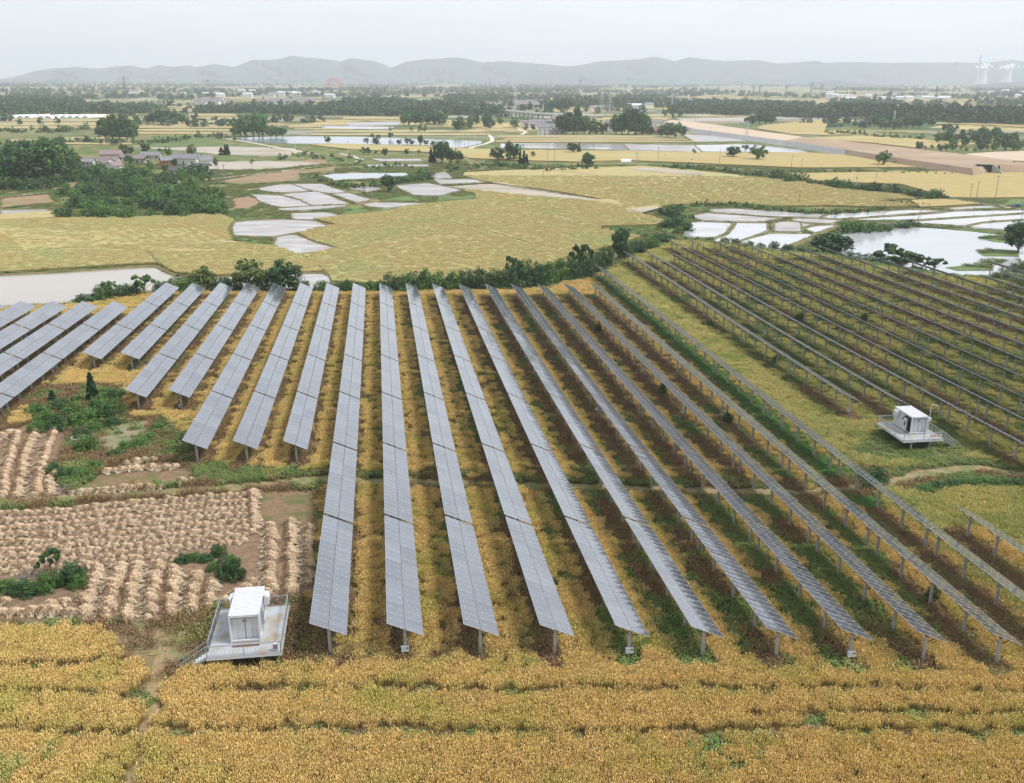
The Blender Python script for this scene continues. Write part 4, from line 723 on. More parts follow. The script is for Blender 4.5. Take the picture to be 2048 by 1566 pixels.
series([(330, 850, 12, 40), (352, 856, 16, 45), (372, 850, 18, 40), (340, 872, 16, 50), (365, 880, 20, 50), (320, 892, 14, 45), (350, 905, 20, 55), (376, 905, 20, 45), (330, 912, 14, 45), (372, 925, 16, 45), (395, 880, 14, 30)], 'bush', ['yellow'], 'pale green gone-to-seed bush beside the left solar posts, {} from the left', 'pale seedy bushes by the left solar posts')
series([(12, 1182, 30, 60), (40, 1186, 34, 55), (66, 1190, 30, 50), (92, 1180, 44, 55), (120, 1172, 40, 50), (150, 1166, 56, 62), (158, 1175, 34, 40)], 'bush', ['fresh', 'dark'], 'bush in the clump in the lower left stubble, {} from the left', 'bush clump in the lower left stubble'); tree(103, 1150, 66, 50, 'open', 'dark', 'small thin tree with open crown in the lower left stubble')
series([(368, 1124, 24, 36), (392, 1120, 20, 36), (412, 1122, 18, 36), (438, 1112, 32, 38), (428, 1140, 22, 34), (452, 1158, 56, 46), (474, 1160, 54, 44), (463, 1130, 26, 36)], 'bush', ['fresh', 'dark'], 'bush in the clump behind the near hut, {} from the left', 'bush clump behind the near hut')
series([(1750, 962, 34, 62), (1735, 975, 18, 40), (1850, 985, 20, 45), (1878, 980, 20, 45), (1905, 975, 20, 45), (1935, 972, 20, 45), (1962, 972, 22, 45), (1990, 972, 22, 45), (2018, 974, 22, 45), (2044, 976, 22, 45), (1800, 875, 16, 40), (1775, 866, 18, 36)], 'bush', ['fresh', 'dark'], 'low dense bush along the track by the right hut, {} from the left', 'low bushes along the right track')
series([(1865, 1200, 36, 36), (1555, 725, 22, 26), (1195, 665, 22, 18), (1290, 725, 20, 16), (1456, 845, 26, 24), (1325, 790, 26, 28), (1600, 640, 18, 22), (1728, 640, 16, 16), (1420, 655, 16, 20)], 'bush', ['dark', 'fresh'], 'self-sown sapling growing under the solar rows, {} from the left', 'saplings under the solar rows', 'sapling')
print('trees', NTREE[0])
# ------------------------------------------------------------------ cut straw laid in windrows
def heap(seed):
    r = np.random.default_rng(seed); V = []; T = []; M = []
    for i in range(24):
        a = r.normal(0, .35); L_ = r.uniform(.7, 1.0); x0, y0 = r.normal(0, .08), r.normal(0, .08); z1 = r.uniform(.12, .42); w = .018
        dx, dy = math.sin(a), math.cos(a); px_, py_ = dy * w, -dx * w; x1, y1 = x0 + dx * L_, y0 + dy * L_
        V += [(x0 - px_, y0 - py_, .06 + z1 * .2), (x0 + px_, y0 + py_, .06 + z1 * .2), (x1 + px_, y1 + py_, z1), (x1 - px_, y1 - py_, z1)]; T += [1, 1, .6, .6]; M.append(1)
    for i in range(300):
        b = r.random() * 6.283; d = r.random() ** .5 * r.uniform(.5, .72); x, y = math.cos(b) * d * 1.05, .85 + math.sin(b) * d * .95; z = .04 + .46 * math.sqrt(max(0, 1 - (d / .73) ** 2)) * r.uniform(.6, 1.15)
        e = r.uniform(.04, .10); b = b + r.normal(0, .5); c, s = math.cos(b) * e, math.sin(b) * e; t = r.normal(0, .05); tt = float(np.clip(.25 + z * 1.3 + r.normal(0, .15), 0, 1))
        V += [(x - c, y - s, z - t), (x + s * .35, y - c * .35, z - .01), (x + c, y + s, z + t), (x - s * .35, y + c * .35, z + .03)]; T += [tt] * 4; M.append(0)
    return np.array(V), np.array(T), np.array(M)
HEAPS = [heap(i) for i in range(6)]
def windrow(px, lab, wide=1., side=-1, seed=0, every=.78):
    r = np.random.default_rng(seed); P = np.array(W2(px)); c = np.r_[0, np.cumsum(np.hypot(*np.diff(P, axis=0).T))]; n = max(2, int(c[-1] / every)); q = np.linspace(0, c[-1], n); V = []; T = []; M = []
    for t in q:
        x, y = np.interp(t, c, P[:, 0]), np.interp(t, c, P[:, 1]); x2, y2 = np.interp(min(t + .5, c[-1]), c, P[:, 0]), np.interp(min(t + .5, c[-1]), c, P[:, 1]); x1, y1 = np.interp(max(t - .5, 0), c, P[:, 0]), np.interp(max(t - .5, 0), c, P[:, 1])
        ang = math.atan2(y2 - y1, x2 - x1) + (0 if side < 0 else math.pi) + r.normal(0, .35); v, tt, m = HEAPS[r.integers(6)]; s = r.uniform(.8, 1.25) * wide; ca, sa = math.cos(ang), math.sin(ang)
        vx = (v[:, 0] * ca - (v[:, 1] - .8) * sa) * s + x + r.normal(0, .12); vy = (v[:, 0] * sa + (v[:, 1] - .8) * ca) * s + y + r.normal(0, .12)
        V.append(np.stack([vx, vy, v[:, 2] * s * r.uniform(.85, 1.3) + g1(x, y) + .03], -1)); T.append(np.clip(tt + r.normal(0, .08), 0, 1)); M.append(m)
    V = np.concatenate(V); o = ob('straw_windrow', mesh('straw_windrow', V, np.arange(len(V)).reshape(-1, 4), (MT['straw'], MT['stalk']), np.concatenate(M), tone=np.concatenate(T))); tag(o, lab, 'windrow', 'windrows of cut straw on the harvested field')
for i, p in enumerate([[(-20, 915), (-10, 880), (25, 868)], [(2, 1000), (10, 950), (32, 868)], [(34, 998), (48, 920), (70, 862)], [(68, 996), (84, 930), (108, 858)], [(100, 990), (96, 960), (112, 948)]]): windrow(p, f'column of cut straw above the farm track at the left edge, {nth(i + 1)} from the left', 1.05, 1 if i % 2 else -1, i)
for i in range(9):
    yl, yr = 1030 + i * 14.6, 992 + i * 13.4
    xr = 488 if i < 8 else 345
    windrow([(-30, yl + 3), (120, yl - 6), (300, (yl + yr) / 2 - 3 - 3), (xr, yr if xr > 400 else (yl + yr) / 2 - 5)], f'long row of cut straw across the harvested field, {nth(i + 1)} from the top', .8, -1, 20 + i)
for i, p in enumerate([[(168, 1240), (178, 1190), (200, 1140)], [(210, 1240), (220, 1190), (238, 1138)], [(252, 1240), (262, 1180), (275, 1136)], [(296, 1238), (304, 1185), (312, 1138)], [(338, 1236), (342, 1190), (347, 1142)], [(378, 1228), (382, 1195), (388, 1158)], [(414, 1216), (418, 1195), (422, 1168)], [(455, 1205), (480, 1190), (500, 1170)]]): windrow(p, f'short column of cut straw left of the near hut, {nth(i + 1)} from the left', 1.15, 1 if i % 2 else -1, 40 + i)
for i, p in enumerate([[(507, 1066), (508, 1030), (505, 988)], [(536, 1190), (538, 1120), (540, 1058)], [(580, 1190), (581, 1120), (580, 1050)], [(612, 1170), (614, 1110), (616, 1060)]]): windrow(p, f'column of cut straw beside the first long solar row, {nth(i + 1)} from the left', 1.1, 1 if i % 2 else -1, 60 + i)
for i, (p, l) in enumerate([([(147, 988), (230, 983), (322, 976)], 'single row of cut straw just above the farm track'), ([(212, 948), (280, 940), (348, 938)], 'short row of cut straw below the green weeds'), ([(255, 930), (280, 925), (305, 924)], 'small heap of cut straw among the green weeds'), ([(-20, 1232), (60, 1228), (150, 1230)], 'lowest row of cut straw at the left edge'), ([(362, 968), (372, 966), (382, 965)], 'lone straw heap by the tilled strip'), ([(-20, 1205), (0, 1206), (10, 1208)], 'straw heap below the bushes at the left edge'), ([(100, 1215), (130, 1208), (160, 1200)], 'short slanting row of straw below the bush clump')]): windrow(p, l, 1.05, -1, 80 + i)
def brush(u, v, w, lab):
    x, y, z = at(u, v); r = np.random.default_rng(int(u)); b = MB()
    for i in range(130):
        a = r.random() * 6.28; p = r.normal(0, w * .33, 2); h = .25 * w * math.exp(-(p @ p) / (w * w * .3)) * r.random() + .05; q = r.uniform(.3, .6)
        b.bar((p[0], p[1], h), (p[0] + math.cos(a) * q, p[1] + math.sin(a) * q, h + r.normal(0, .12)), .02, MT['brush'], 3)
    tag(ob('brushwood_pile', b.build('brushwood_pile'), None, (x, y, z), (0, 0, 0)), lab, 'brushwood')
brush(122, 988, 3.2, 'grey heap of dry brushwood on the farm track verge'); brush(60, 1158, 2.6, 'pinkish grey dry brushwood behind the lower left bushes')
x, y, z = at(158, 882); b = MB(); n = 28
for i in range(n):
    a0, a1 = i * 6.28318 / n, (i + 1) * 6.28318 / n
    c0, s0_, c1, s1_ = math.cos(a0), math.sin(a0), math.cos(a1), math.sin(a1); b.add([(c0, s0_, -.1), (c1, s1_, -.1), (c1, s1_, .65), (c0, s0_, .65), (c0 * .88, s0_ * .88, -.1), (c1 * .88, s1_ * .88, -.1), (c1 * .88, s1_ * .88, .65), (c0 * .88, s0_ * .88, .65)], [(0, 1, 2, 3), (5, 4, 7, 6), (3, 2, 6, 7)], MT['conc'])
tag(ob('well_ring', b.build('well_ring'), None, (x, y, z)), 'round concrete well ring with a bush growing from it, beside the left stubble', 'well')
# ------------------------------------------------------------------ valley land use
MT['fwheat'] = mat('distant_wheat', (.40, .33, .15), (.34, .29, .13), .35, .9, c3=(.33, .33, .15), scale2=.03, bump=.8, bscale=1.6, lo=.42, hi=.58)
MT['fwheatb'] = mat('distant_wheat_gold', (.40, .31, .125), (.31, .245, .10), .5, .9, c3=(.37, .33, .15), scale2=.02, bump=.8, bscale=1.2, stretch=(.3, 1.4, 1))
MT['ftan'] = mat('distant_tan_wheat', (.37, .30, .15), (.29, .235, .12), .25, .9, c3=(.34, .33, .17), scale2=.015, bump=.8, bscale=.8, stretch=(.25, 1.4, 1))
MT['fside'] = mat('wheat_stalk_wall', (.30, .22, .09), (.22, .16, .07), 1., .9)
MT['fgreen'] = mat('green_grass_patch', (.09, .15, .035), (.13, .18, .055), .3, .9, c3=(.07, .12, .03), scale2=.08, bump=.7, bscale=1.2)
MT['fbrown'] = mat('bare_brown_soil', (.30, .20, .125), (.24, .165, .10), .2, .95, c3=(.18, .17, .07), scale2=.05, bump=.4, bscale=1)
MT['fgrey'] = mat('dry_grey_field', (.40, .36, .31), (.34, .30, .25), .15, .9, c3=(.28, .25, .17), scale2=.05, bump=.3, bscale=1, stretch=(.3, 1, 1))
MT['mud'] = mat('wet_mud', (.34, .32, .31), (.25, .23, .22), .35, .32, c3=(.46, .45, .46), scale2=.12, bump=.12, bscale=2., stretch=(.5, 1.4, 1), spec=.5)
MT['mudw'] = mat('flooded_paddy', (.50, .51, .54), (.43, .44, .47), .15, .12, c3=(.36, .35, .35), scale2=.07, spec=.6, stretch=(.4, 1.2, 1))
def watermat(name, c, rough, bump):
    m = mat(name, c, tuple(q * .9 for q in c), .02, rough, spec=.6, bump=bump, bscale=1.4, stretch=(1, 2.5, 1)); b = m.node_tree.nodes['Principled BSDF']; b.inputs['IOR'].default_value = 1.33; return m
MT['wbrown'] = watermat('muddy_water', (.36, .33, .29), .10, .035); MT['wgrey'] = watermat('grey_water', (.42, .44, .47), .12, .06); MT['wblue'] = watermat('pond_water', (.34, .38, .42), .1, .05)
MT['bund'] = mat('earth_bund', (.20, .15, .09), (.13, .13, .045), .5, .95, c3=(.09, .11, .035), scale2=.15, bump=.6, bscale=2)
MT['road'] = mat('pale_concrete_road', (.58, .53, .45), (.50, .45, .38), .3, .9)
MT['sand'] = mat('pale_sand', (.50, .41, .31), (.43, .34, .25), .05, .95, c3=(.48, .36, .26), scale2=.02, stretch=(.4, 1, 1)); MT['earth'] = mat('red_brown_earth', (.33, .24, .165), (.27, .195, .13), .06, .95, c3=(.38, .29, .205), scale2=.03, bump=.5, bscale=.6)
MT['greyslope'] = mat('grey_lined_slope', (.42, .42, .42), (.36, .36, .36), .3, .9)
FN = [0]; OCC = []
def flat(name, px, m, lift, kind='structure'):
    FN[0] += 1; lift += .006 * (FN[0] % 17)
    if name != 'green_patch': OCC.append([onz(u, v) for u, v in px])
    V = [(*onz(u, v, VZ + lift), VZ + lift) for u, v in px]; return tag(ob(name, mesh(name, V, [tuple(range(len(V)))], (m,))), kind=kind)
def smooth_px(px, n=3, amp=.6, seed=0):
    """subdivide an outline so that its sides waver like a hand-dug edge"""
    r = random.Random(seed + len(px)); out = []
    for (a, b), (c, d) in zip(px, px[1:] + px[:1]):
        L_ = math.hypot(c - a, d - b); k = max(1, min(8, int(L_ / 12)))
        for i in range(k): t = i / k; out.append((a + (c - a) * t + (r.gauss(0, amp * .8) if i else 0), b + (d - b) * t + (r.gauss(0, amp * .3) if i else 0)))
    return out
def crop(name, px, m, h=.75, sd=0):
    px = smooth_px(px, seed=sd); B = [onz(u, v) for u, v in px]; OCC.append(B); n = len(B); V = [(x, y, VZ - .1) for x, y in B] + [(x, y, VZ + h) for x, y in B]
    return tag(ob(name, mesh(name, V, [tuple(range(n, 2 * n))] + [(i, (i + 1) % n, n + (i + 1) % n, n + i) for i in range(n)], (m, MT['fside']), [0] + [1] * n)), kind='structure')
def strip(name, px, wid, m, lift, h=0., rnd=.3, seed=0):
    """lane or earth bank along a line of the valley floor; h makes it a ridge"""
    P = np.array([onz(u, v) for u, v in px]); seg = np.hypot(*np.diff(P, axis=0).T); c = np.r_[0, np.cumsum(seg)]; n = max(3, int(c[-1] / max(2., wid))); q = np.linspace(0, c[-1], n); x, y = np.interp(q, c, P[:, 0]), np.interp(q, c, P[:, 1])
    for _ in range(2): x[1:-1] = (x[:-2] + 2 * x[1:-1] + x[2:]) / 4; y[1:-1] = (y[:-2] + 2 * y[1:-1] + y[2:]) / 4
    dx, dy = np.gradient(x), np.gradient(y); L_ = np.hypot(dx, dy) + 1e-9; r = np.random.default_rng(seed); V = []
    for f, z in ((-.5, 0), (-.2, h), (.2, h), (.5, 0)):
        w = wid * f * (1 + rnd * (r.random(n) - .5)); V.append(np.stack([x - dy / L_ * w, y + dx / L_ * w, np.full(n, VZ + lift) + z * (1 + .3 * (r.random(n) - .5))], -1))
    V = np.stack(V, 1).reshape(-1, 3); i = np.arange(n - 1)[:, None] * 4 + np.arange(3)[None]; return tag(ob(name, mesh(name, V, np.stack([i, i + 4, i + 5, i + 1], -1).reshape(-1, 4)[:, ::-1], (m,), smooth=True)), kind='structure')
PN = [0]; ISL = []
def paddy(px, m='mud', bw=1.3, lift=.14, name='flooded_paddy'):
    PN[0] += 1
    if bw == 1.5: cx, cy = sum(p[0] for p in px) / len(px), sum(p[1] for p in px) / len(px); px = [(cx + (a - cx) * 1.06, cy + (c - cy) * 1.10) for a, c in px]; bw = 1.0
    px = smooth_px(px, seed=PN[0]); flat(name, px, MT[m], lift + .002 * PN[0])
    if bw: strip('field_bund', px + px[:1], bw, MT['bund'], .05, .38, .5, PN[0])
E_ = [(425, 557), (470, 553), (600, 548), (655, 548), (663, 558), (668, 585), (425, 590)]
flat('brown_pond', smooth_px(C(4, (-900, 1110), (0, 1062), (300, 1048), (700, 1023), (1075, 1000), (1100, 1022), (1205, 1068)) + [(356, 580), (250, 640), (0, 680), (-264, 720)]), MT['wbrown'], .12)
strip('field_bund', C(4, (-500, 1085), (0, 1064), (300, 1050), (700, 1025), (1070, 1003), (1100, 1024), (1205, 1070)), 1.6, MT['bund'], .05, .5)
paddy(E_)
paddy(C(4, (1580, 740), (1600, 700), (1700, 688), (1913, 680)) + C(5, (90, 682), (240, 690), (350, 732), (120, 773), (0, 793)) + C(4, (1870, 803), (1590, 793)))
paddy(C(5, (-30, 805), (0, 792), (100, 782), (250, 840), (410, 882), (280, 905), (150, 925), (0, 905), (-55, 870)))
for P in ([(-80, 455), (0, 443), (70, 440), (205, 487), (0, 496), (-110, 487), (-150, 470)], [(80, 440), (290, 440), (465, 498), (340, 502), (225, 487)], [(10, 512), (240, 492), (300, 505), (470, 572), (210, 582), (140, 545)], [(350, 508), (470, 500), (625, 545), (520, 565)], [(-190, 510), (0, 518), (130, 550), (205, 585), (0, 597), (-130, 560)], [(0, 605), (210, 590), (480, 580), (400, 600), (150, 622), (0, 620)], [(80, 640), (300, 632), (400, 655), (230, 685), (90, 680)], [(570, 580), (650, 565), (1030, 570), (850, 590), (740, 605), (610, 595)], [(790, 450), (1010, 435), (1230, 480), (1080, 518), (920, 515), (850, 485)], [(460, 460), (640, 450), (690, 475), (600, 490), (480, 475)], [(1030, 370), (1130, 355), (1175, 398), (1060, 405)], [(1050, 408), (1330, 405), (1430, 425), (1100, 440)], [(610, 265), (950, 265), (970, 281), (700, 284)], [(600, 304), (1000, 305), (1010, 319), (600, 319)]): paddy(C(5, *P), bw=1.5)
flat('small_pond', smooth_px(C(5, (280, 380), (360, 365), (600, 360), (860, 362), (880, 378), (720, 395), (560, 404), (370, 410))), MT['wblue'], .13)
flat('lake', smooth_px([(470, 277), (512, 273.6), (600, 272.6), (700, 273.4), (782, 275.6), (880, 279), (962, 282), (964, 286), (940, 292), (926, 295), (903, 294.6), (870, 291), (830, 289.6), (760, 289), (700, 288.6), (649, 287.6), (560, 286.6), (512, 285.4), (480, 280)]), MT['wblue'], .12)
paddy(C(4, (0, 617), (340, 610), (330, 628), (0, 652)), bw=1.)
flat('dry_field', smooth_px([(258, 293), (330, 294.5), (460, 293), (586, 296), (600, 303), (580, 312), (500, 311), (440, 309), (367, 301), (300, 297)]), MT['fgrey'], .1)
flat('dry_field', smooth_px([(410, 325), (500, 322), (600, 323), (640, 326), (560, 337), (470, 340), (420, 338)]), MT['fgrey'], .11)
flat('dry_field', smooth_px([(60, 366), (155, 362), (152, 378), (50, 380)]), MT['fbrown'], .11)
for px in ([(1000, 287), (1110, 286.5), (1246, 288), (1259, 301), (1180, 299), (1000, 296)],): paddy(px, 'mudw', 2.)
paddy([(1246, 288), (1388, 290), (1405, 305), (1259, 301)], 'mud', 2.); paddy([(1388, 290), (1500, 288.5), (1600, 299), (1620, 306), (1405, 304)], 'mudw', 2.); paddy([(1360, 268), (1440, 272), (1500, 283), (1390, 284)], 'mud', 2.)
for q in (289.5, 292.5): strip('field_bund', [(1010, q), (1240, q + 1)], 1.6, MT['bund'], .1, .4)
for P, m in (([(1090, 840), (1150, 760), (1250, 752), (1500, 765), (1440, 850), (1340, 890), (1100, 885)], 'mudw'), ([(1530, 762), (1780, 765), (1785, 830), (1560, 910), (1400, 960), (1300, 935), (1350, 897), (1460, 860)], 'mudw'), ([(1600, 905), (1800, 850), (2100, 852), (2175, 860), (2100, 900), (1900, 975), (1840, 1050), (1700, 1050), (1400, 980), (1560, 925)], 'mudw'), ([(1310, 652), (1500, 645), (1835, 666), (2048, 680), (2275, 692), (2195, 722), (1835, 715), (1310, 676)], 'mud'), ([(1150, 706), (1290, 681), (1900, 725), (1750, 755), (1250, 748)], 'mud'), ([(1815, 775), (1900, 752), (2055, 760), (2065, 840), (1830, 838)], 'mud')): paddy(C(6, *P), m, 1.3)
for P, m in (([(110, 742), (190, 725), (560, 738), (480, 772), (270, 765)], 'mud'), ([(250, 815), (330, 787), (560, 778), (500, 810), (330, 850)], 'mudw'), ([(390, 720), (460, 692), (1100, 655), (1450, 665), (1100, 690), (700, 722), (480, 735)], 'mudw'), ([(590, 738), (720, 727), (1300, 690), (1480, 668), (2120, 655), (2120, 678), (1200, 738), (780, 745)], 'mudw'), ([(1390, 642), (1600, 628), (1790, 620), (1850, 640), (1480, 658)], 'mud'), ([(700, 760), (900, 765), (1210, 747), (2130, 686), (2130, 728), (1700, 760), (1560, 790), (1200, 770), (960, 772)], 'mudw'), ([(1590, 795), (1700, 767), (2130, 738), (2130, 800), (1900, 822), (1640, 808)], 'wgrey'), ([(0, 755), (150, 750), (330, 778), (245, 800), (230, 842), (0, 845)], 'mud')): paddy(C(7, *P), m, 1.3)
flat('right_pond', smooth_px(C(7, (500, 872), (560, 850), (800, 830), (1000, 812), (1150, 796), (1300, 805), (1640, 835), (1860, 858), (1960, 880), (2100, 1000), (2100, 1180), (1860, 1190), (1400, 1190), (1100, 1150), (800, 1100), (560, 1040), (520, 940))), MT['wgrey'], .12)
strip('field_bund', C(7, (80, 985), (260, 910), (420, 835), (540, 795)), 3.2, MT['bund'], .05, .9)
for P in ([(1660, 880), (1760, 872), (1960, 872), (1930, 925), (1800, 915)], [(1668, 1000), (1780, 975), (1990, 985), (2010, 1035), (1720, 1032)], [(1680, 1088), (1760, 1068), (1880, 1062), (1880, 1090), (1740, 1104)], [(1400, 1125), (1600, 1108), (1760, 1100), (1800, 1150), (1500, 1150)]): ISL.append([onz(u, v) for u, v in C(7, *P)]); flat('reed_islet', smooth_px(C(7, *P)), MT['fgreen'], .2)
# wheat fields
FURL = [C(5, *P) for P in ([(780, 630), (950, 670), (1150, 700), (1500, 790), (1700, 850), (1900, 892)], [(1270, 545), (1500, 600), (1700, 640), (2010, 700)], [(610, 1030), (850, 1015)], [(480, 870), (900, 825), (1300, 800), (1500, 790)])] + [C(4, *P) for P in [[(1000, 900), (1050, 950), (1090, 990)], [(0, 925), (500, 900), (800, 895), (1300, 860), (1600, 850)]] + [[(62 * j - 60, 735 + 3 * j), (62 * j + 100, 815 + 4 * j), (62 * j + 180, 900 - 4 * j)] for j in range(0, 14)] + [[(760 + 80 * j, 752), (900 + 80 * j, 800), (980 + 80 * j, 850)] for j in range(0, 8)] + [[(1000 + 90 * j, 900 - 4 * j), (1200 + 90 * j, 905), (1400 + 90 * j, 900)] for j in range(0, 4)]] + [C(6, *P) for P in ([(0, 335), (300, 370), (600, 420), (800, 440)], [(1060, 458), (1400, 448), (1740, 455)], [(280, 785), (400, 800)])]
F1_ = C(4, (-700, 720), (0, 690), (400, 680), (900, 672), (1380, 655), (1500, 652), (1595, 690), (1545, 760), (1575, 835), (1700, 862), (1870, 868), (1990, 915), (2060, 935)) + C(5, (240, 992), (292, 1042), (200, 1046), (0, 1052)) + C(4, (1640, 1063), (1480, 1070), (1200, 1052), (1085, 985), (900, 992), (0, 1048), (-700, 1090))
crop('wheat_field', F1_, MT['fwheat'])
crop('wheat_field', C(4, (-500, 640), (0, 655), (330, 632), (450, 636), (400, 672), (0, 690), (-500, 715)), MT['fwheat'], sd=3)
F2 = C(5, (240, 682), (780, 625), (850, 597), (1080, 572), (1350, 547), (1330, 505), (1250, 492), (1290, 480), (1650, 520), (2048, 552)) + C(6, (330, 590), (430, 575)) + C(5, (1900, 495), (1400, 428), (1250, 385), (1260, 365), (1500, 352), (2048, 332)) + C(6, (500, 312), (760, 302), (1000, 320), (1500, 372), (2030, 428)) + C(7, (250, 430), (520, 490), (1020, 535), (1160, 572), (1000, 575), (880, 592), (1180, 625), (900, 642), (500, 628), (0, 630)) + C(6, (1830, 632), (1500, 605), (1010, 618), (940, 628), (720, 690), (940, 752), (860, 785), (400, 798), (560, 860), (740, 880), (640, 915), (420, 980), (100, 1060)) + C(5, (1830, 1000), (1500, 1090), (700, 1130), (360, 1112), (330, 1052), (155, 930), (410, 882), (255, 840), (120, 777), (350, 732), (400, 722))
crop('wheat_field', F2, MT['fwheat'], sd=5)
flat('fallow_field', smooth_px(C(5, (1150, 452), (1500, 432), (1900, 500), (2300, 560), (2350, 590), (2048, 552), (1650, 520), (1290, 480))), MT['fgrey'], .2)
flat('fallow_field', smooth_px(C(6, (600, 655), (860, 628), (915, 632), (735, 682), (660, 676))), MT['fgrey'], .8)
flat('fallow_field', smooth_px(C(6, (640, 315), (860, 310), (1250, 350), (1240, 372), (900, 345))), MT['fgrey'], .8)
for i, (P, w) in enumerate([([(780, 630), (950, 670), (1150, 700), (1500, 790), (1700, 850), (1900, 892)], 1.5), ([(1270, 545), (1500, 600), (1700, 640), (2010, 700)], .9), ([(240, 745), (700, 720), (1080, 700)], .7), ([(480, 870), (900, 825), (1300, 800), (1500, 790)], .7), ([(610, 1030), (850, 1015)], 1.2), ([(1400, 428), (1650, 470), (2000, 520)], 1.2)]): strip('weedy_furrow', C(5, *P), w, MT['bund'], .76, .12, .9, i)
for i, (P, w) in enumerate([([(0, 335), (300, 370), (600, 420), (800, 440)], .9), ([(380, 545), (600, 520), (900, 520)], .7), ([(1060, 458), (1400, 448), (1740, 455)], 2.2), ([(280, 785), (400, 800)], 1.6), ([(0, 740), (300, 800)], .7)]): strip('weedy_furrow', C(6, *P), w, MT['fgreen' if w > 2 else 'bund'], .76, .12, .9, i)
for i, (P, w) in enumerate([([(430, 760), (600, 770)], 1.3), ([(0, 925), (500, 900), (800, 895), (1300, 860), (1600, 850)], .8), ([(1000, 900), (1050, 950), (1090, 990)], 1.6), ([(700, 870), (850, 890), (1000, 905)], .7)]): strip('weedy_furrow', C(4, *P), w, MT['bund'], .76, .08, .9, i)
crop('wheat_field', [(620, 291), (660, 288), (760, 291), (868, 294), (930, 298), (1000, 301), (1110, 302), (1250, 303), (1400, 306), (1620, 307), (1760, 314), (1830, 328), (1840, 336), (1600, 337), (1400, 328), (1250, 322), (1150, 325), (1040, 322), (940, 318), (900, 307), (700, 300)], MT['fwheatb'], sd=7)
crop('wheat_field', C(7, (120, 362), (800, 352), (1600, 345), (2400, 370), (2400, 560), (1640, 565), (1400, 560), (1280, 520), (1050, 452), (700, 440), (260, 418)), MT['fwheatb'], sd=8)
crop('wheat_field', C(7, (1120, 585), (1400, 575), (1700, 612), (1400, 630), (1200, 640)), MT['fwheatb'], sd=9)
crop('wheat_field', C(7, (230, 72), (700, 50), (1000, 62), (1300, 92), (1720, 118), (1500, 130), (1200, 155), (800, 110), (500, 90)), MT['fwheatb'], sd=10)
crop('wheat_field', C(3, (520, 500), (840, 470), (1040, 462), (1060, 478), (900, 490), (880, 530), (1040, 552), (880, 560), (700, 555), (480, 520)), MT['fwheatb'], sd=11)
crop('wheat_field', C(3, (1460, 482), (2300, 500), (2300, 522), (2060, 515), (1860, 500), (1500, 492)), MT['fwheatb'], sd=12)
for i, (a, b_, c, d) in enumerate([(1000, 1360, 272, 276.5), (1010, 1370, 278, 281), (995, 1385, 282.5, 285.5), (630, 960, 262, 265.5), (625, 968, 268, 271.5), (690, 800, 234, 239)]): crop('wheat_field', [(a, c), ((a + b_) / 2, c - 1), (b_, c + .5), (b_ + 10, d), ((a + b_) / 2, d + .3), (a - 6, d)], MT['ftan'], .7, 20 + i)
for i, (a, b_, c, d) in enumerate([(0, 200, 238, 243), (0, 190, 245, 252), (10, 210, 254, 258), (262, 300, 234, 242), (262, 470, 252, 257), (270, 465, 259, 263), (275, 450, 265, 269), (380, 470, 228, 233), (385, 480, 235, 240), (390, 480, 242, 248), (580, 640, 250, 256), (20, 80, 280, 286), (130, 260, 276, 284), (130, 260, 286, 290), (590, 700, 258, 260)]): crop('wheat_field', [(a, c), ((a + b_) / 2, c - .6), (b_, c + .4), (b_ + 5, d), ((a + b_) / 2, d + .3), (a - 4, d)], MT['ftan'], .7, 40 + i)
for P, m, c in (([(690, 245), (800, 243), (798, 250), (700, 252)], 'mud', 1), ([(640, 252), (790, 254), (780, 258), (650, 258)], 'mudw', 2.), ([(1350, 236), (1500, 234), (1490, 243), (1370, 243)], 'fgrey', 0), ([(1560, 165 + 70), (1660, 237), (1640, 240)], 'fgrey', 0)): paddy(P, m, 0)
flat('sand_flat', smooth_px(C(3, (1700, 668), (1850, 655), (2300, 640), (2300, 712), (1990, 705), (1830, 690))), MT['sand'], .1)
# standing crop on the nearer valley fields, so that their surface and rims are ragged
MT['wheatf'] = vegmat('valley_wheat', (.34, .30, .12), (.54, .46, .21), (.50, .425, .20), (.44, .46, .20), .035, fine=.8)
TF = [tuft('valley_wheat_tuft', 150, 1.25, (.35, .8), .03, .12, MT['wheatf'], .16, seed=i + 60) for i in range(4)]
rf_ = np.random.default_rng(8); acc_p = []; acc_s = []
FB = [np.array([onz(u, v) for u, v in P]) for P in (F1_, F2)]
X, Y = np.meshgrid(np.arange(-330, 330, 1.6), np.arange(240, 560, 1.6)); X = (X + rf_.normal(0, .6, X.shape)).ravel(); Y = (Y + rf_.normal(0, .6, Y.shape)).ravel()
keep = inpoly(X, Y, FB[0]) | inpoly(X, Y, FB[1]); U, Vv = proj(X, Y, VZ); keep &= (U > -50) & (U < 2100) & (sdist(X, Y) > 6); keep &= rf_.random(X.shape) < np.clip(1.25 - (Y - 260) / 420, .25, 1)
for P in (C(5, (1150, 452), (1500, 432), (1900, 500), (2300, 560), (2350, 590), (2048, 552), (1650, 520), (1290, 480)), C(6, (600, 655), (860, 628), (1020, 655), (960, 690), (760, 690)), C(6, (640, 315), (860, 310), (1250, 350), (1240, 372), (900, 345))): keep &= ~inpoly(U, Vv, P)
for P in FURL: keep &= seg_dist(X, Y, [onz(*p) for p in P]) > (1.5 if len(P) != 3 else .75)
n = int(keep.sum()); s = rf_.uniform(1.35, 2.0, n); print('valley tufts', n); scatter('valley_wheat_crop', np.column_stack([X[keep], Y[keep], np.full(n, VZ + .38)]), np.column_stack([s, s, rf_.uniform(.6, .95, n)]), TF, 'yellow green standing wheat on the big valley fields', 'wheat')
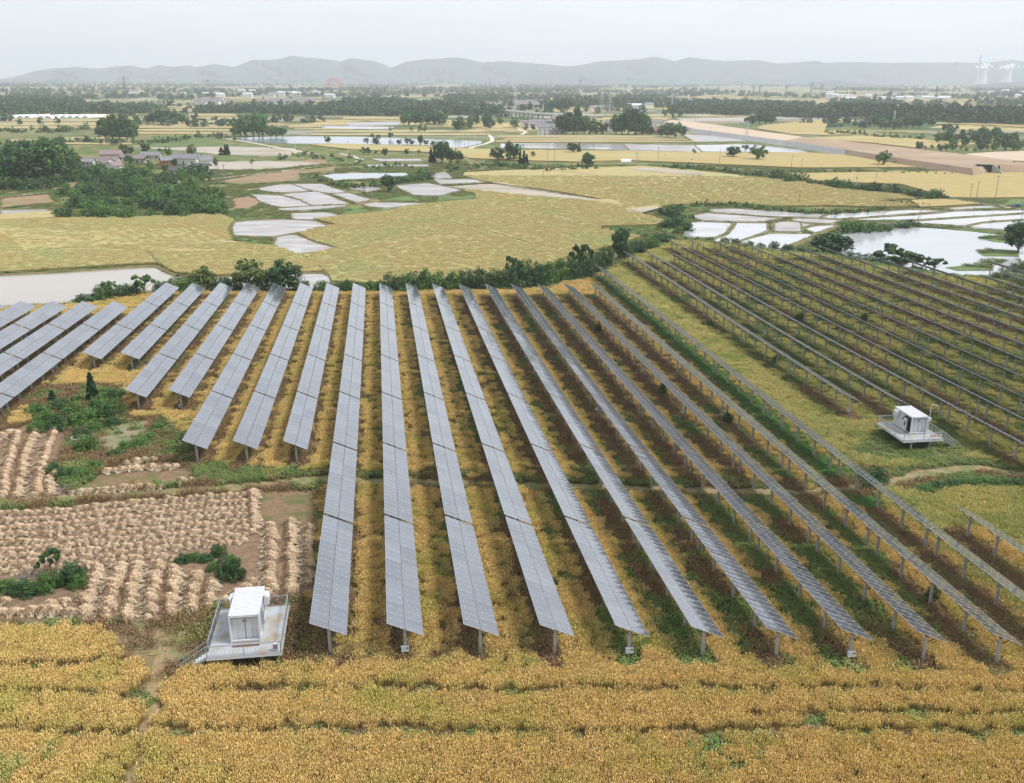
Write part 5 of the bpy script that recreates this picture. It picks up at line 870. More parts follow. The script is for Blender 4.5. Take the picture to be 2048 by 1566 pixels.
# green and bare patches
for c, P, m in ((5, [(600, 490), (760, 488), (900, 515), (1080, 520), (1240, 480), (1300, 500), (1380, 545), (1000, 568), (800, 548), (640, 540)], 'fgreen'), (5, [(320, 625), (450, 590), (740, 605), (770, 620), (450, 645)], 'fgreen'), (4, [(1540, 650), (1700, 632), (1900, 605), (1960, 620), (1890, 665), (1610, 685)], 'fgreen'), (4, [(1545, 790), (1560, 720), (1590, 750), (1620, 798), (1830, 800), (1870, 850), (1640, 850)], 'fgreen'), (4, [(1730, 312), (2000, 300), (2048, 320), (1900, 330), (1800, 328)], 'fgreen'), (1, [(880, 560), (1250, 555), (1300, 590), (1050, 600), (890, 590)], 'fgreen'), (1, [(870, 605), (1290, 600), (1400, 620), (900, 622)], 'fgreen'), (4, [(1380, 265), (1620, 255), (1630, 270), (1400, 275)], 'fgreen'), (7, [(1700, 565), (2200, 560), (2200, 600), (1900, 612)], 'fgreen'), (6, [(960, 640), (1100, 600), (1300, 640), (1140, 720), (1080, 830), (980, 880), (900, 800), (960, 740)], 'fgreen'), (6, [(400, 800), (860, 785), (760, 860), (600, 862)], 'fgreen'), (1, [(0, 452), (550, 448), (540, 462), (0, 466)], 'fgreen')): flat('green_patch', smooth_px(C(c, *P)), MT[m], .09)
for c, P in ((5, [(0, 350), (200, 335), (380, 318), (380, 345), (100, 372)]), (5, [(80, 300), (200, 268), (310, 270), (330, 300), (180, 312)]), (4, [(1500, 420), (1750, 370), (2048, 345), (2048, 415), (1800, 430), (1600, 440)]), (4, [(0, 535), (150, 522), (330, 505), (370, 560), (180, 580), (0, 600)]), (4, [(1580, 540), (1700, 520), (1800, 560), (1700, 610), (1600, 600)])): flat('bare_slope', smooth_px(C(c, *P)), MT['fbrown'], .10)
# lanes
for c, P, w in ((4, [(940, 455), (1100, 440), (1300, 416), (1500, 400), (1800, 362), (2048, 335), (2110, 325), (2290, 308)], 3.), (4, [(-300, 545), (0, 525), (150, 515), (325, 495)], 3.), (4, [(1460, 98), (1530, 125), (1700, 152), (1900, 190), (2048, 215), (2150, 240)], 3.5), (5, [(415, 232), (500, 250), (560, 272), (515, 290)], 3.), (5, [(1290, 205), (1310, 185), (1400, 165), (1450, 145), (1445, 120), (1420, 100)], 4.), (7, [(1400, 558), (1600, 590), (1800, 622), (2048, 655), (2200, 680)], 3.2), (2, [(690, 692), (900, 698), (1090, 690), (1190, 706)], 2.5), (2, [(1040, 520), (1090, 540), (1060, 555)], 4), (5, [(1280, 345), (1430, 338)], 2.)): strip('lane', C(c, *P), w, MT['road'], .16, .1, .1)
# earth embankment of the road being built, with culverts
EH = 4.2
ft = C(3, (-60, 478), (20, 488), (100, 516), (400, 556), (650, 588), (1000, 640), (1300, 688), (1745, 752)); bt = C(3, (-20, 468), (60, 472), (200, 490), (500, 532), (760, 568), (1050, 596), (1400, 635), (2000, 704)); 
def bank(name, ft, bt, mats_fn):
    n = len(ft); V = []; Fc = []; M = []; mm = []
    for i in range(n):
        b_, c = onz(*ft[i], VZ + EH), onz(*bt[i], VZ + EH); a = (b_[0] - 2.5, b_[1] - 8.5); V += [(*a, VZ - .2), (*b_, VZ + EH), (*c, VZ + EH), (c[0] + 3, c[1] + 9, VZ - .2)]
    for i in range(n - 1):
        for j in range(3): Fc.append((i * 4 + j, i * 4 + 4 + j, i * 4 + 5 + j, i * 4 + 1 + j)); m = mats_fn(i, j); mm.append(m)
    Fc += [(0, 1, 2, 3), tuple(range(4 * n - 4, 4 * n))]; mm += [MT['earth']] * 2; us = list(dict.fromkeys(mm)); return tag(ob(name, mesh(name, V, Fc, us, [us.index(q) for q in mm])), kind='structure')
bank('embankment', ft, bt, lambda i, j: (MT['greyslope'] if i < 5 else MT['earth']) if j == 0 else (MT['sand'] if i < 4 and j == 1 else MT['earth']))
bank('embankment', C(7, (1845, 280), (2060, 292), (2300, 310)), C(7, (1895, 262), (2060, 266), (2300, 274)), lambda i, j: MT['earth'])
for (u, v, w, lb) in ((1967, 347, 10., 'large concrete culvert portal with splayed wing walls under the earth embankment at the right edge'), (1692, 309, 6, 'small concrete culvert portal under the middle of the earth embankment')):
    x, y = onz(u, v); r_ = root('culvert', (x, y, VZ), R(-22), lb, 'culvert'); h = w * .52
    b = MB(); b.box((0, 1.5, h + .3), (w, 3, .6), MT['conc']); b.box((-w / 2 + .3, 1.5, h / 2), (.6, 3, h - .02), MT['conc']); b.box((w / 2 - .3, 1.5, h / 2), (.6, 3, h - .02), MT['conc']); ob('portal', b.build('portal'), r_)
    b = MB(); b.box((0, 2.6, h / 2), (w - 1.3, .3, h - .05), MT['black']); ob('opening', b.build('opening'), r_)  # black slab stands in for the shade inside the culvert
    for s in (-1, 1):
        b = MB(); a = (s * w / 2, 0); e = (s * (w / 2 + w * .55), -w * .55); t = .35
        b.add([(a[0], a[1], 0), (e[0], e[1], 0), (e[0], e[1], .4), (a[0], a[1], h + .5), (a[0] + s * t, a[1] + t, 0), (e[0] + s * t, e[1] + t, 0), (e[0] + s * t, e[1] + t, .4), (a[0] + s * t, a[1] + t, h + .5)], [(0, 1, 2, 3), (4, 7, 6, 5), (3, 2, 6, 7), (1, 5, 6, 2), (0, 3, 7, 4)], MT['conc']); ob('wing_wall', b.build('wing_wall'), r_)
# ------------------------------------------------------------------ houses
MT['wallw'] = mat('white_render_wall', (.72, .71, .68), (.62, .60, .57), .5, .85); MT['wallg'] = mat('grey_render_wall', (.48, .46, .43), (.40, .38, .36), .5, .85); MT['wallr'] = mat('red_brick_wall', (.38, .15, .10), (.32, .13, .09), 1., .85)
MT['rmauve'] = mat('mauve_tile_roof', (.26, .19, .19), (.20, .15, .15), 1., .8); MT['rgrey'] = mat('grey_tile_roof', (.22, .22, .24), (.17, .17, .18), 1., .8); MT['rdark'] = mat('dark_tile_roof', (.10, .10, .11), (.08, .08, .08), 1., .8); MT['rred'] = mat('red_tile_roof', (.30, .13, .10), (.26, .12, .10), 1., .8)
def house(u, v, w, d, h, rz, wall, roof, lab, group=None, gable=.28, win=3, small=False):
    x, y = onz(u, v); r_ = root('house', (x, y, VZ), R(rz), lab, 'house', group); b = MB(); g = d * gable
    b.box((0, 0, h / 2), (w, d, h), MT[wall])
    for s in (-1, 1): b.add([(s * w / 2, -d / 2, h), (s * w / 2, d / 2, h), (s * w / 2, 0, h + g)], [(0, 1, 2)], MT[wall])
    ob('wall', b.build('wall'), r_); b = MB(); o = .5
    for s in (-1, 1): b.add([(-w / 2 - o, s * (d / 2 + o), h - g * o * 2 / d + .05), (w / 2 + o, s * (d / 2 + o), h - g * o * 2 / d + .05), (w / 2 + o, 0, h + g + .06), (-w / 2 - o, 0, h + g + .06), (-w / 2 - o, s * (d / 2 + o), h - g * o * 2 / d + .25), (w / 2 + o, s * (d / 2 + o), h - g * o * 2 / d + .25), (w / 2 + o, 0, h + g + .28), (-w / 2 - o, 0, h + g + .28)], [(0, 1, 2, 3), (4, 5, 6, 7), (0, 1, 5, 4), (1, 2, 6, 5), (3, 0, 4, 7)], MT[roof])
    b.bar((-w / 2 - o, 0, h + g + .26), (w / 2 + o, 0, h + g + .26), .14, MT[roof], 5); rf = ob('roof', b.build('roof'), r_)
    if small: return r_
    b = MB(); b.box((w * .3, d * .12, h + g + .3), (.6, .6, 1.2), MT['wallg']); ob('chimney', b.build('chimney'), rf)
    b = MB(); b.box((0, -d / 2 - .03, 1.1), (1.1, .08, 2.15), MT['brown']); ob('door', b.build('door'), r_)
    for fl in range(2 if h > 5 else 1):
        for i in range(win):
            xx = -w / 2 + w * (i + .5) / win
            if abs(xx) < 1 and fl == 0: continue
            b = MB(); b.box((xx, -d / 2 - .03, 1.7 + fl * 2.9), (1.2, .07, 1.2), MT['rdark']); ob('window', b.build('window'), r_)
    for s in (-1, 1): b = MB(); b.box((s * (w / 2 + .03), 0, 1.8), (.07, 1.1, 1.1), MT['rdark']); ob('window', b.build('window'), r_)
    return r_
for u, v, w, d, h, rz, wl, rf, lb in ((224, 318, 14, 9, 3.6, 8, 'wallg', 'rmauve', 'house with a wide mauve roof and pale walls, topmost left of the hamlet'), (280, 326, 11, 7, 3.2, -8, 'wallg', 'rmauve', 'reddish mauve roofed house in the middle of the hamlet'), (303, 319, 13, 7, 3.2, 5, 'wallg', 'rgrey', 'low grey roofed house at the back of the hamlet centre'), (333, 331, 7, 7, 3.6, 30, 'wallr', 'rgrey', 'red brick house with grey roof in the hamlet'), (375, 328, 19, 9, 4., -14, 'wallw', 'rgrey', 'long grey roofed house on the right of the hamlet'), (412, 334, 8, 9, 4.4, 24, 'wallw', 'rgrey', 'white gabled house at the hamlet\'s right end'), (385, 343, 8, 5, 3.4, 60, 'wallw', 'rgrey', 'small white gable house below the long grey roof'), (402, 345, 10, 6, 3.6, 4, 'wallw', 'rdark', 'white house front at the lower right of the hamlet'), (360, 350, 11, 6, 3., -6, 'wallg', 'rdark', 'dark tiled farm building at the bottom of the hamlet'), (203, 336, 17, 9, 3.6, -24, 'wallw', 'rmauve', 'large mauve roofed house on the left of the hamlet'), (230, 344, 8, 7, 4., 66, 'wallw', 'rmauve', 'white gable house right of the large mauve roof'), (180, 342, 6, 6, 5.8, 10, 'wallw', 'rgrey', 'narrow white two storey house at the hamlet\'s left end'), (222, 329, 11, 6, 3.2, 0, 'wallg', 'rmauve', 'brown roofed outbuilding behind the large mauve roof'), (158, 332, 7, 6, 3.6, 20, 'wallg', 'rgrey', 'small pale house half hidden by the left grove'), (252, 322, 6, 5, 3, 0, 'wallw', 'rmauve', 'tiny shed between the two rearmost hamlet houses')): house(u, v, w, d, h, rz, wl, rf, lb)
r = random.Random(4)
V1 = [(1073, 256, 18, 10, 6.5, 0, 'wallw', 'rgrey'), (1089, 269, 15, 9, 7.5, 0, 'wallw', 'rgrey'), (1112, 269, 15, 9, 4, 10, 'wallg', 'rgrey'), (1219, 265, 10, 12, 9, 0, 'wallw', 'rgrey'), (1310, 252, 16, 9, 5, 0, 'wallw', 'rgrey')]
for i, (u, v, w, d, h, rz, wl, rf) in enumerate(V1): house(u, v, w, d, h, rz, wl, rf, ('broad white block house behind the village lane', 'two storey white house at the front of the centre village', 'low grey roofed house right of the front white one', 'tall white house between the tree clumps right of the village', 'white house behind the trees right of the village')[i])
house(1304, 267, 24, 9, 3, -3, 'wallr', 'rred', 'long low shed with dull red roof at the field edge right of the village')
pts = sorted(fill([(1040, 264), (1060, 244), (1130, 240), (1165, 250), (1125, 264)], 22, (4, 7), 51)); 
for i, (u, v, h) in enumerate(pts): house(u, v, r.uniform(9, 16), r.uniform(7, 9), h, r.uniform(-25, 25), r.choice(['wallw', 'wallg', 'wallw']), r.choice(['rgrey', 'rmauve', 'rgrey']), f'house of the centre village, {nth(i + 1)} from the left', 'houses of the centre village', small=True)
pts = sorted(fill([(958, 222), (965, 210), (1100, 208), (1110, 220), (1040, 224)], 26, (5, 10), 52))
for i, (u, v, h) in enumerate(pts): house(u, v, r.uniform(11, 22), 10, h, r.uniform(-20, 20), r.choice(['wallw', 'wallg']), r.choice(['rgrey', 'rmauve']), f'house of the village behind the viaduct, {nth(i + 1)} from the left', 'houses behind the viaduct', small=True)
pts = sorted(fill([(395, 212), (400, 202), (455, 203), (452, 211)], 16, (5, 9), 53) + fill([(515, 213), (530, 203), (622, 204), (615, 212)], 22, (5, 9), 54))
for i, (u, v, h) in enumerate(pts): house(u, v, r.uniform(11, 22), 10, h, r.uniform(-20, 20), r.choice(['wallw', 'wallw', 'wallg']), r.choice(['rgrey', 'rmauve']), f'white house of the far left villages, {nth(i + 1)} from the left', 'houses of the far left villages', small=True)
pts = sorted(fill([(1180, 222), (1190, 205), (1400, 205), (1380, 215)], 16, (5, 8), 55) + fill([(1700, 205), (1600, 190), (2050, 185), (2050, 200)], 26, (6, 12), 56) + fill([(250, 196), (260, 186), (700, 184), (690, 197)], 26, (6, 12), 57))
for i, (u, v, h) in enumerate(pts): house(u, v, r.uniform(14, 40), 12, h, r.uniform(-15, 15), 'wallw', r.choice(['rgrey', 'offwhite', 'rmauve', 'offwhite']), f'tiny distant building on the hazy plain, {nth(i + 1)} from the left', 'distant buildings on the plain', small=True)
MT['film'] = mat('white_plastic_film', (.78, .80, .80), (.68, .71, .71), .3, .4); MT['dfilm'] = mat('tunnel_inside', (.50, .56, .54), None, rough=.8)
gh = [7, 16, 31, 46, 60, 87, 101, 117, 132, 146, 160, 176]; gh = [(u - 6, 236) for u in gh] + [(100, 238.5)]
for i, (u, v) in enumerate(sorted(gh)):
    x, y = onz(u, v); k = scale_at(x, y, VZ); w = 5.6 / k if u != 100 else 5 / k; Lg = 60 if u != 100 else 20; V = []; n = 10
    for yy in (0, Lg):
        for j in range(n + 1): a = math.pi * j / n; V.append((-math.cos(a) * w, yy, math.sin(a) * w * .75))
    r_ = root('greenhouse', (x, y, VZ), R(-2), f'white plastic tunnel greenhouse, {nth(i + 1)} from the left of the row', 'greenhouse', 'row of white tunnel greenhouses'); ob('film_cover', mesh('film_cover', V, [(j, j + 1, n + 2 + j, n + 1 + j) for j in range(n)] + [tuple(range(n + 1, 2 * n + 2))], (MT['film'],), smooth=False), r_)
    b = MB(); b.box((0, .15, w * .3), (w * 1.5, .2, w * .58), MT['dfilm']); ob('end_door', b.build('end_door'), r_)
for u, v in ((1252, 324),):
    x, y = onz(u, v); V = []; n = 8
    for yy in (0, 7):
        for j in range(n + 1): a = math.pi * j / n; V.append((yy - 3.5, -math.cos(a) * 2.2, math.sin(a) * 2.1))
    tag(ob('tunnel_tent', mesh('tunnel_tent', V, [(j, j + 1, n + 2 + j, n + 1 + j) for j in range(n)] + [tuple(range(n + 1))[::-1], tuple(range(n + 1, 2 * n + 2))], (MT['film'],)), None, (x, y, VZ), (0, 0, R(-10))), 'small white tunnel tent on the ditch bank right of centre', 'tent')
# ------------------------------------------------------------------ poles, pylons
MT['pole'] = mat('weathered_pole', (.26, .25, .23), (.20, .19, .17), 1., .85)
def upole(u, v, hpx, lab, group='utility poles across the fields', arm=True, white=False, m=None):
    x, y = onz(u, v); k = scale_at(x, y, VZ); h = hpx / k / .97; r_ = root('utility_pole' if not white else 'street_lamp', (x, y, VZ), random.uniform(-.5, .5), lab, 'lamp' if white else 'pole', group); mt = MT['white'] if white else MT['pole']
    b = MB(); b.bar((0, 0, -.3), (0, 0, h), max(.16, .22 / k), mt, 7, max(.11, .16 / k)); ob('pole', b.build('pole'), r_)
    if arm:
        b = MB(); b.box((0, 0, h - .5), (1.7, .1, .12), MT['dsteel']); [b.bar((q, 0, h - .45), (q, 0, h - .1), .06, MT['offwhite'], 5) for q in (-.75, 0, .75)]; ob('crossarm', b.build('crossarm'), r_)
    if white: b = MB(); b.bar((0, 0, h - .1), (1.3, 0, h + .1), .07, mt, 5); b.box((1.4, 0, h + .08), (.7, .3, .12), mt); b.box((0, 0, h * .75), (.8, .06, .6), MT['dsteel']); ob('lamp_head', b.build('lamp_head'), r_)
    return h
P_ = sorted([(1095, 341, 53), (1108.5, 340.6, 53), (1213.5, 372, 20), (1402.7, 389, 22), (1598, 407.7, 25), (1086, 360, 19), (1842, 428.5, 24), (1836, 444, 20), (1952, 401.6, 37), (1987.5, 414, 60), (1939.8, 399, 31), (1751.9, 357.7, 30), (1581.7, 345.4, 33), (1603, 335.7, 18), (1438, 339.3, 38), (1316, 326, 31), (1275, 326, 22), (439.5, 391, 60), (452.7, 392.4, 61), (396, 350, 18), (873, 291, 20), (929, 292.7, 24), (955.5, 295.7, 27), (936, 290, 20), (990, 287, 24), (1640, 346, 12), (806, 254, 26), (831, 246, 16), (937, 262, 12), (1420, 275, 20), (2044, 434, 30), (1770, 412, 22), (1180, 322, 16), (1032, 262, 12), (1502, 258, 22), (1390, 246, 16)])
for i, (u, v, h) in enumerate(P_): upole(u, v, h, f'grey utility pole in the valley fields, {nth(i + 1)} from the left', arm=h > 24)
b = MB(); x1, y1 = onz(439.5, 391); x2, y2 = onz(452.7, 392.4); k = scale_at(x1, y1, VZ); b.box(((x1 + x2) / 2, (y1 + y2) / 2, VZ + 44 / k), (7.5, .2, .25), MT['pole']); tag(ob('pole_crossbeam', b.build('pole_crossbeam')), 'crossbeam with switchgear joining the two poles in the left thicket', 'crossbeam')
for i, (u, v, h) in enumerate(sorted([(590.8, 301, 22), (696.8, 307.4, 30), (772, 311.8, 15), (1383, 338, 24), (1272, 326, 24), (1712, 372, 20), (1236, 320, 28), (545, 316, 24), (410, 316, 15), (602, 330, 14), (1330, 320, 12)])): upole(u, v, h, f'slim white lamp post along the lanes, {nth(i + 1)} from the left', 'white lamp posts along the lanes', False, True)
MT['lattice'] = mat('pylon_steel', (.50, .53, .55), (.44, .47, .50), .2, .6); MT['lattd'] = mat('dark_pylon_steel', (.14, .16, .18), None, rough=.7)
def pylon(u, v, hpx, lab, dark=False, kind='T', gx_=1.):
    x, y = onz(u, v); k = scale_at(x, y, VZ); h = hpx / k / .98; w = h * .13; t = max(.10, .16 / k); m = MT['lattd' if dark else 'lattice']; r_ = root('lattice_pylon', (x, y, VZ), random.uniform(.3, .9), lab, 'pylon', 'lattice pylons of the power lines'); b = MB()
    def wd(z): q = z / h; return w * (1 - q * 1.25) if q < .62 else w * .225 - (q - .62) * w * .1
    zs = [0, .16, .3, .42, .52, .62, .7, .78, .86, .93]
    for i in range(len(zs) - 1):
        a, c = zs[i] * h, zs[i + 1] * h; wa, wc = wd(a), wd(c); K = [(-1, -1), (1, -1), (1, 1), (-1, 1)]
        for j in range(4):
            p, q = K[j], K[(j + 1) % 4]; b.bar((p[0] * wa, p[1] * wa, a), (p[0] * wc, p[1] * wc, c), t * 1.1, m, 3); b.bar((p[0] * wa, p[1] * wa, a), (q[0] * wc, q[1] * wc, c), t * .7, m, 3); b.bar((q[0] * wa, q[1] * wa, a), (p[0] * wc, p[1] * wc, c), t * .7, m, 3); b.bar((p[0] * wc, p[1] * wc, c), (q[0] * wc, q[1] * wc, c), t * .7, m, 3)
    if kind == 'T': b.bar((0, 0, h * .93), (0, 0, h), t, m, 3)
    ob('tower_body', b.build('tower_body'), r_)
    if kind == 'T':
        for z, l in ((.78, .17), (.86, .21), (.94, .14)):
            b = MB(); [b.bar((s * l * h, 0, h * z), (0, o, h * (z + q)), t, m, 3) for s in (-1, 1) for o, q in ((-.01 * h, 0), (.01 * h, 0), (0, .035))]; [b.bar((s * l * h * .97, 0, h * z), (s * l * h * .97, 0, h * (z - .05)), t, MT['dsteel'], 4) for s in (-1, 1)]; ob('crossarm', b.build('crossarm'), r_)
    else:
        b = MB()
        for s in (-1, 1): b.bar((0, 0, h * .74), (s * h * .17, 0, h * .86), t * 1.8, m, 4); b.bar((s * h * .17, 0, h * .86), (s * h * .13, 0, h * .98), t * 1.8, m, 4); b.bar((s * h * .13, 0, h * .98), (s * h * .3, 0, h * .97), t * 1.5, m, 4); b.bar((s * h * .13, 0, h * .98), (s * h * .16, 0, h * 1.03), t, m, 4)
        b.bar((-h * .13, 0, h * .98), (h * .13, 0, h * .98), t * 1.6, m, 4); ob('crossarm', b.build('crossarm'), r_)
PYL = [(1031, 236, 68, 0, 'T', 'largest pale pylon standing before the centre village'), (1203, 231, 60, 0, 'T', 'left one of the two pale pylons right of the village'), (1219, 231, 61, 0, 'T', 'right one of the two pale pylons right of the village'), (253, 206, 52, 1, 'T', 'dark pylon on the far left plain'), (1775, 232, 50, 1, 'T', 'dark pylon in front of the right tree belt, leftmost there'), (1945, 247, 66, 1, 'U', 'dark fork-headed pylon before the right tree belt'), (1870, 210, 36, 1, 'T', 'dark pylon just behind the right tree belt'), (1506, 196, 24, 1, 'U', 'left one of the first far pair of fork-headed pylons'), (1518, 196, 24, 1, 'U', 'right one of the first far pair of fork-headed pylons'), (1571, 197, 25, 1, 'T', 'small dark pylon between the two far pairs'), (1621, 194, 26, 1, 'U', 'left one of the second far pair of fork-headed pylons'), (1642, 194, 26, 1, 'U', 'right one of the second far pair of fork-headed pylons'), (417, 182, 22, 1, 'T', 'small dark pylon on the far plain left of centre'), (582, 194, 24, 1, 'T', 'small dark pylon left of the red arch bridge'), (545, 188, 18, 1, 'T', 'faint pylon on the plain well left of the arch bridge'), (2021, 200, 18, 1, 'U', 'fork-headed pylon at the far right edge'), (980, 176, 18, 1, 'T', 'faint pylon before the hills left of centre'), (1016, 178, 14, 1, 'T', 'faint pylon before the hills, right of the centre one'), (1160, 180, 20, 1, 'T', 'faint leaning pylon before the hills right of centre'), (1383, 192, 14, 1, 'T', 'tiny pylon on the plain right of centre'), (648, 212, 34, 1, 'U', 'fork-headed pylon under the red arch bridge'), (1343, 232, 44, 0, 'T', 'thin pale pylon rising over the tree right of the village'), (1786, 256, 34, 0, 'T', 'small pale pylon in front of the upper right copse'), (1492, 285, 42, 0, 'T', 'thin pale pylon standing by the earth embankment')]
for u, v, h, dk, kd, lb in PYL: pylon(u, v, h, lb, bool(dk), kd)
# ------------------------------------------------------------------ viaduct, arch bridge, power station
DZ = VZ + 9.; vp = [(790, 196.5), (823, 199), (850, 202), (880, 205.5), (915, 210), (960, 215.5), (1000, 219.6), (1030, 222.6), (1065, 226), (1100, 228.6), (1140, 230.4), (1200, 232.5)]
P = np.array([onz(u, v, DZ) for u, v in vp]); cc = np.r_[0, np.cumsum(np.hypot(*np.diff(P, axis=0).T))]; n = 60; q = np.linspace(0, cc[-1], n); x, y = np.interp(q, cc, P[:, 0]), np.interp(q, cc, P[:, 1]); dx, dy = np.gradient(x), np.gradient(y); L_ = np.hypot(dx, dy); nxv, nyv = -dy / L_, dx / L_
r_ = root('viaduct', (float(x[30]), float(y[30]), VZ), 0, 'long pale concrete viaduct curving across the plain behind the lake', 'viaduct'); o0 = np.array([x[30], y[30]])
V = []
for w, z in ((-6.5, 0), (-6.5, -1.9), (6.5, -1.9), (6.5, 0), (6.5, 1.), (6., 1.), (6., 0.02), (-6., .02), (-6., 1.), (-6.5, 1.)): V.append(np.stack([x + nxv * w - o0[0], y + nyv * w - o0[1], np.full(n, 9. + z)], -1))
V = np.stack(V, 1).reshape(-1, 3); i = np.arange(n - 1)[:, None] * 10 + np.arange(10)[None]; j = np.arange(n - 1)[:, None] * 10 + (np.arange(10)[None] + 1) % 10; ob('deck', mesh('deck', V, np.stack([i, j, j + 10, i + 10], -1).reshape(-1, 4), (MT['fgrey'] if False else MT['conc2'] if 'conc2' in MT else MT.setdefault('conc2', mat('pale_concrete', (.55, .54, .52), (.48, .47, .45), .1, .85)),)), r_)
b = MB(); [b.bar((0, s * 3.5, -.3), (0, s * 3.5, 6.9), .9, MT['conc'], 8) for s in (-1, 1)]; b.box((0, 0, 7.), (1.8, 11, .9), MT['conc']); PM = b.build('pier')
for s in np.arange(15, cc[-1], 34.): ii = int(np.argmin(abs(q - s))); ob('pier', PM, r_, (float(np.interp(s, q, x) - o0[0]), float(np.interp(s, q, y) - o0[1]), 0), (0, 0, math.atan2(dy[ii], dx[ii])))
MT['redarch'] = mat('red_bridge_paint', (.62, .10, .12), None, rough=.5); MT['cool'] = mat('cooling_tower_concrete', (.55, .56, .57), (.48, .49, .5), .01, .9); MT['steam'] = mat('white_steam', (.9, .9, .9), None, rough=1.)
x, y = onz(668, 181); k = scale_at(x, y, VZ); r_ = root('arch_bridge', (x, y, VZ), R(20), 'hazy red arch bridge on the far plain left of centre', 'bridge'); hw = 17 / k; hh = 23 / k
for s in (-1, 1):
    b = MB(); pts = [(-hw * .8 * math.cos(a) + s * hw * .2, s * 12 + s * -4 * math.sin(a), hh * math.sin(a) ** .8) for a in np.linspace(0, math.pi, 19)]; [b.bar(p, q_, 2.4, MT['redarch'], 5) for p, q_ in zip(pts[:-1], pts[1:])]; [b.bar(p, (p[0], s * 12, 8), .5, MT['redarch'], 4) for p in pts[2:-2:2]]; ob('arch', b.build('arch'), r_)
b = MB(); b.box((0, 0, 7), (hw * 4, 26, 2.5), MT['conc']); [b.box((q_ * hw, 0, 3), (4, 22, 5.6), MT['conc']) for q_ in (-1.8, -1, 1, 1.8)]; ob('deck', b.build('deck'), r_)
def tower(u, v, wpx, hpx, lab):
    x, y = onz(u, v); k = scale_at(x, y, VZ); rr = wpx / k / 2; h = hpx / k; V = []; n = 28; ms = 14
    for i in range(ms):
        z = i / (ms - 1); rad = rr * math.sqrt(.62 ** 2 + (1 - .62 ** 2) * ((z - .78) / .78) ** 2); V += [(math.cos(2 * math.pi * j / n) * rad, math.sin(2 * math.pi * j / n) * rad, z * h + 6) for j in range(n)]
    r_ = root('cooling_tower', (x, y, VZ), 0, lab, 'cooling tower', 'pair of cooling towers'); ob('shell', mesh('shell', V, [(i * n + j, i * n + (j + 1) % n, (i + 1) * n + (j + 1) % n, (i + 1) * n + j) for i in range(ms - 1) for j in range(n)], (MT['cool'],), smooth=True), r_)
    b = MB(); [b.bar((math.cos(a) * rr * .99, math.sin(a) * rr * .99, 0), (math.cos(a + .08) * rr * .99, math.sin(a + .08) * rr * .99, 7), 1., MT['cool'], 4) for a in np.linspace(0, 6.1, 24)]; ob('leg', b.build('leg'), r_); return x, y, h, rr
def steam(x, y, z, rr, lab, seed):
    r = np.random.default_rng(seed); V = []; Fc = []
    for i in range(46):
        c = r.normal(size=3) * (rr * .45, rr * .4, rr * .14); c[2] = abs(c[2]) + (r.random() ** 2) * rr * .5 * (c[0] / rr + .6); s = rr * r.uniform(.12, .26); o = len(V)
        for a in range(7):
            for b_ in range(10):
                t, f = math.pi * a / 6, 2 * math.pi * b_ / 10; q = s * (1 + .18 * r.normal()); V.append((c[0] + q * math.sin(t) * math.cos(f), c[1] + q * math.sin(t) * math.sin(f), c[2] + q * math.cos(t)))
        Fc += [(o + a * 10 + b_, o + a * 10 + (b_ + 1) % 10, o + (a + 1) * 10 + (b_ + 1) % 10, o + (a + 1) * 10 + b_) for a in range(6) for b_ in range(10)]
    tag(ob('steam', mesh('steam', V, Fc, (MT['steam'],), smooth=True), None, (x, y, z)), lab, 'steam', None, 'stuff')
x, y, h, rr = tower(1961, 171.5, 26, 31, 'left cooling tower, partly behind the tall chimney'); steam(x, y, VZ + h + 8, rr * .9, 'white steam over the left cooling tower', 1)
x, y, h, rr = tower(2010, 171.5, 27, 30, 'right cooling tower at the right edge'); steam(x, y, VZ + h + 8, rr * 1., 'white steam over the right cooling tower', 2)
x, y = onz(1953, 171.5); k = scale_at(x, y, VZ); h = 57 / k; r_ = root('chimney', (x, y, VZ), 0, 'tall slim power station chimney beside the left cooling tower', 'chimney'); b = MB(); b.bar((0, 0, 0), (0, 0, h), 2.6 / k, MT['cool'], 16, 1.5 / k); ob('stack', b.build('stack'), r_); b = MB(); [b.bar((0, 0, h * z), (0, 0, h * (z + .05)), (2.6 - 1.1 * z + .1) / k, MT['redarch'], 16, (2.6 - 1.1 * (z + .05) + .1) / k) for z in (.7, .8, .9)]; ob('stripe', b.build('stripe'), r_)
steam(x, y, VZ + h + 3, rr * .35, 'thin steam at the chimney top', 3)
x, y = onz(1921, 170.6); k = scale_at(x, y, VZ); r_ = root('factory_hall', (x, y, VZ), 0, 'very long white factory hall at the foot of the right hills', 'building'); b = MB(); b.box((0, 0, 1.3 / k), (92 / k, 60, 2.6 / k), MT['white']); ob('wall', b.build('wall'), r_); b = MB(); b.box((0, 0, 2.75 / k), (93 / k, 66, .3 / k), MT['offwhite']); ob('roof', b.build('roof'), r_)
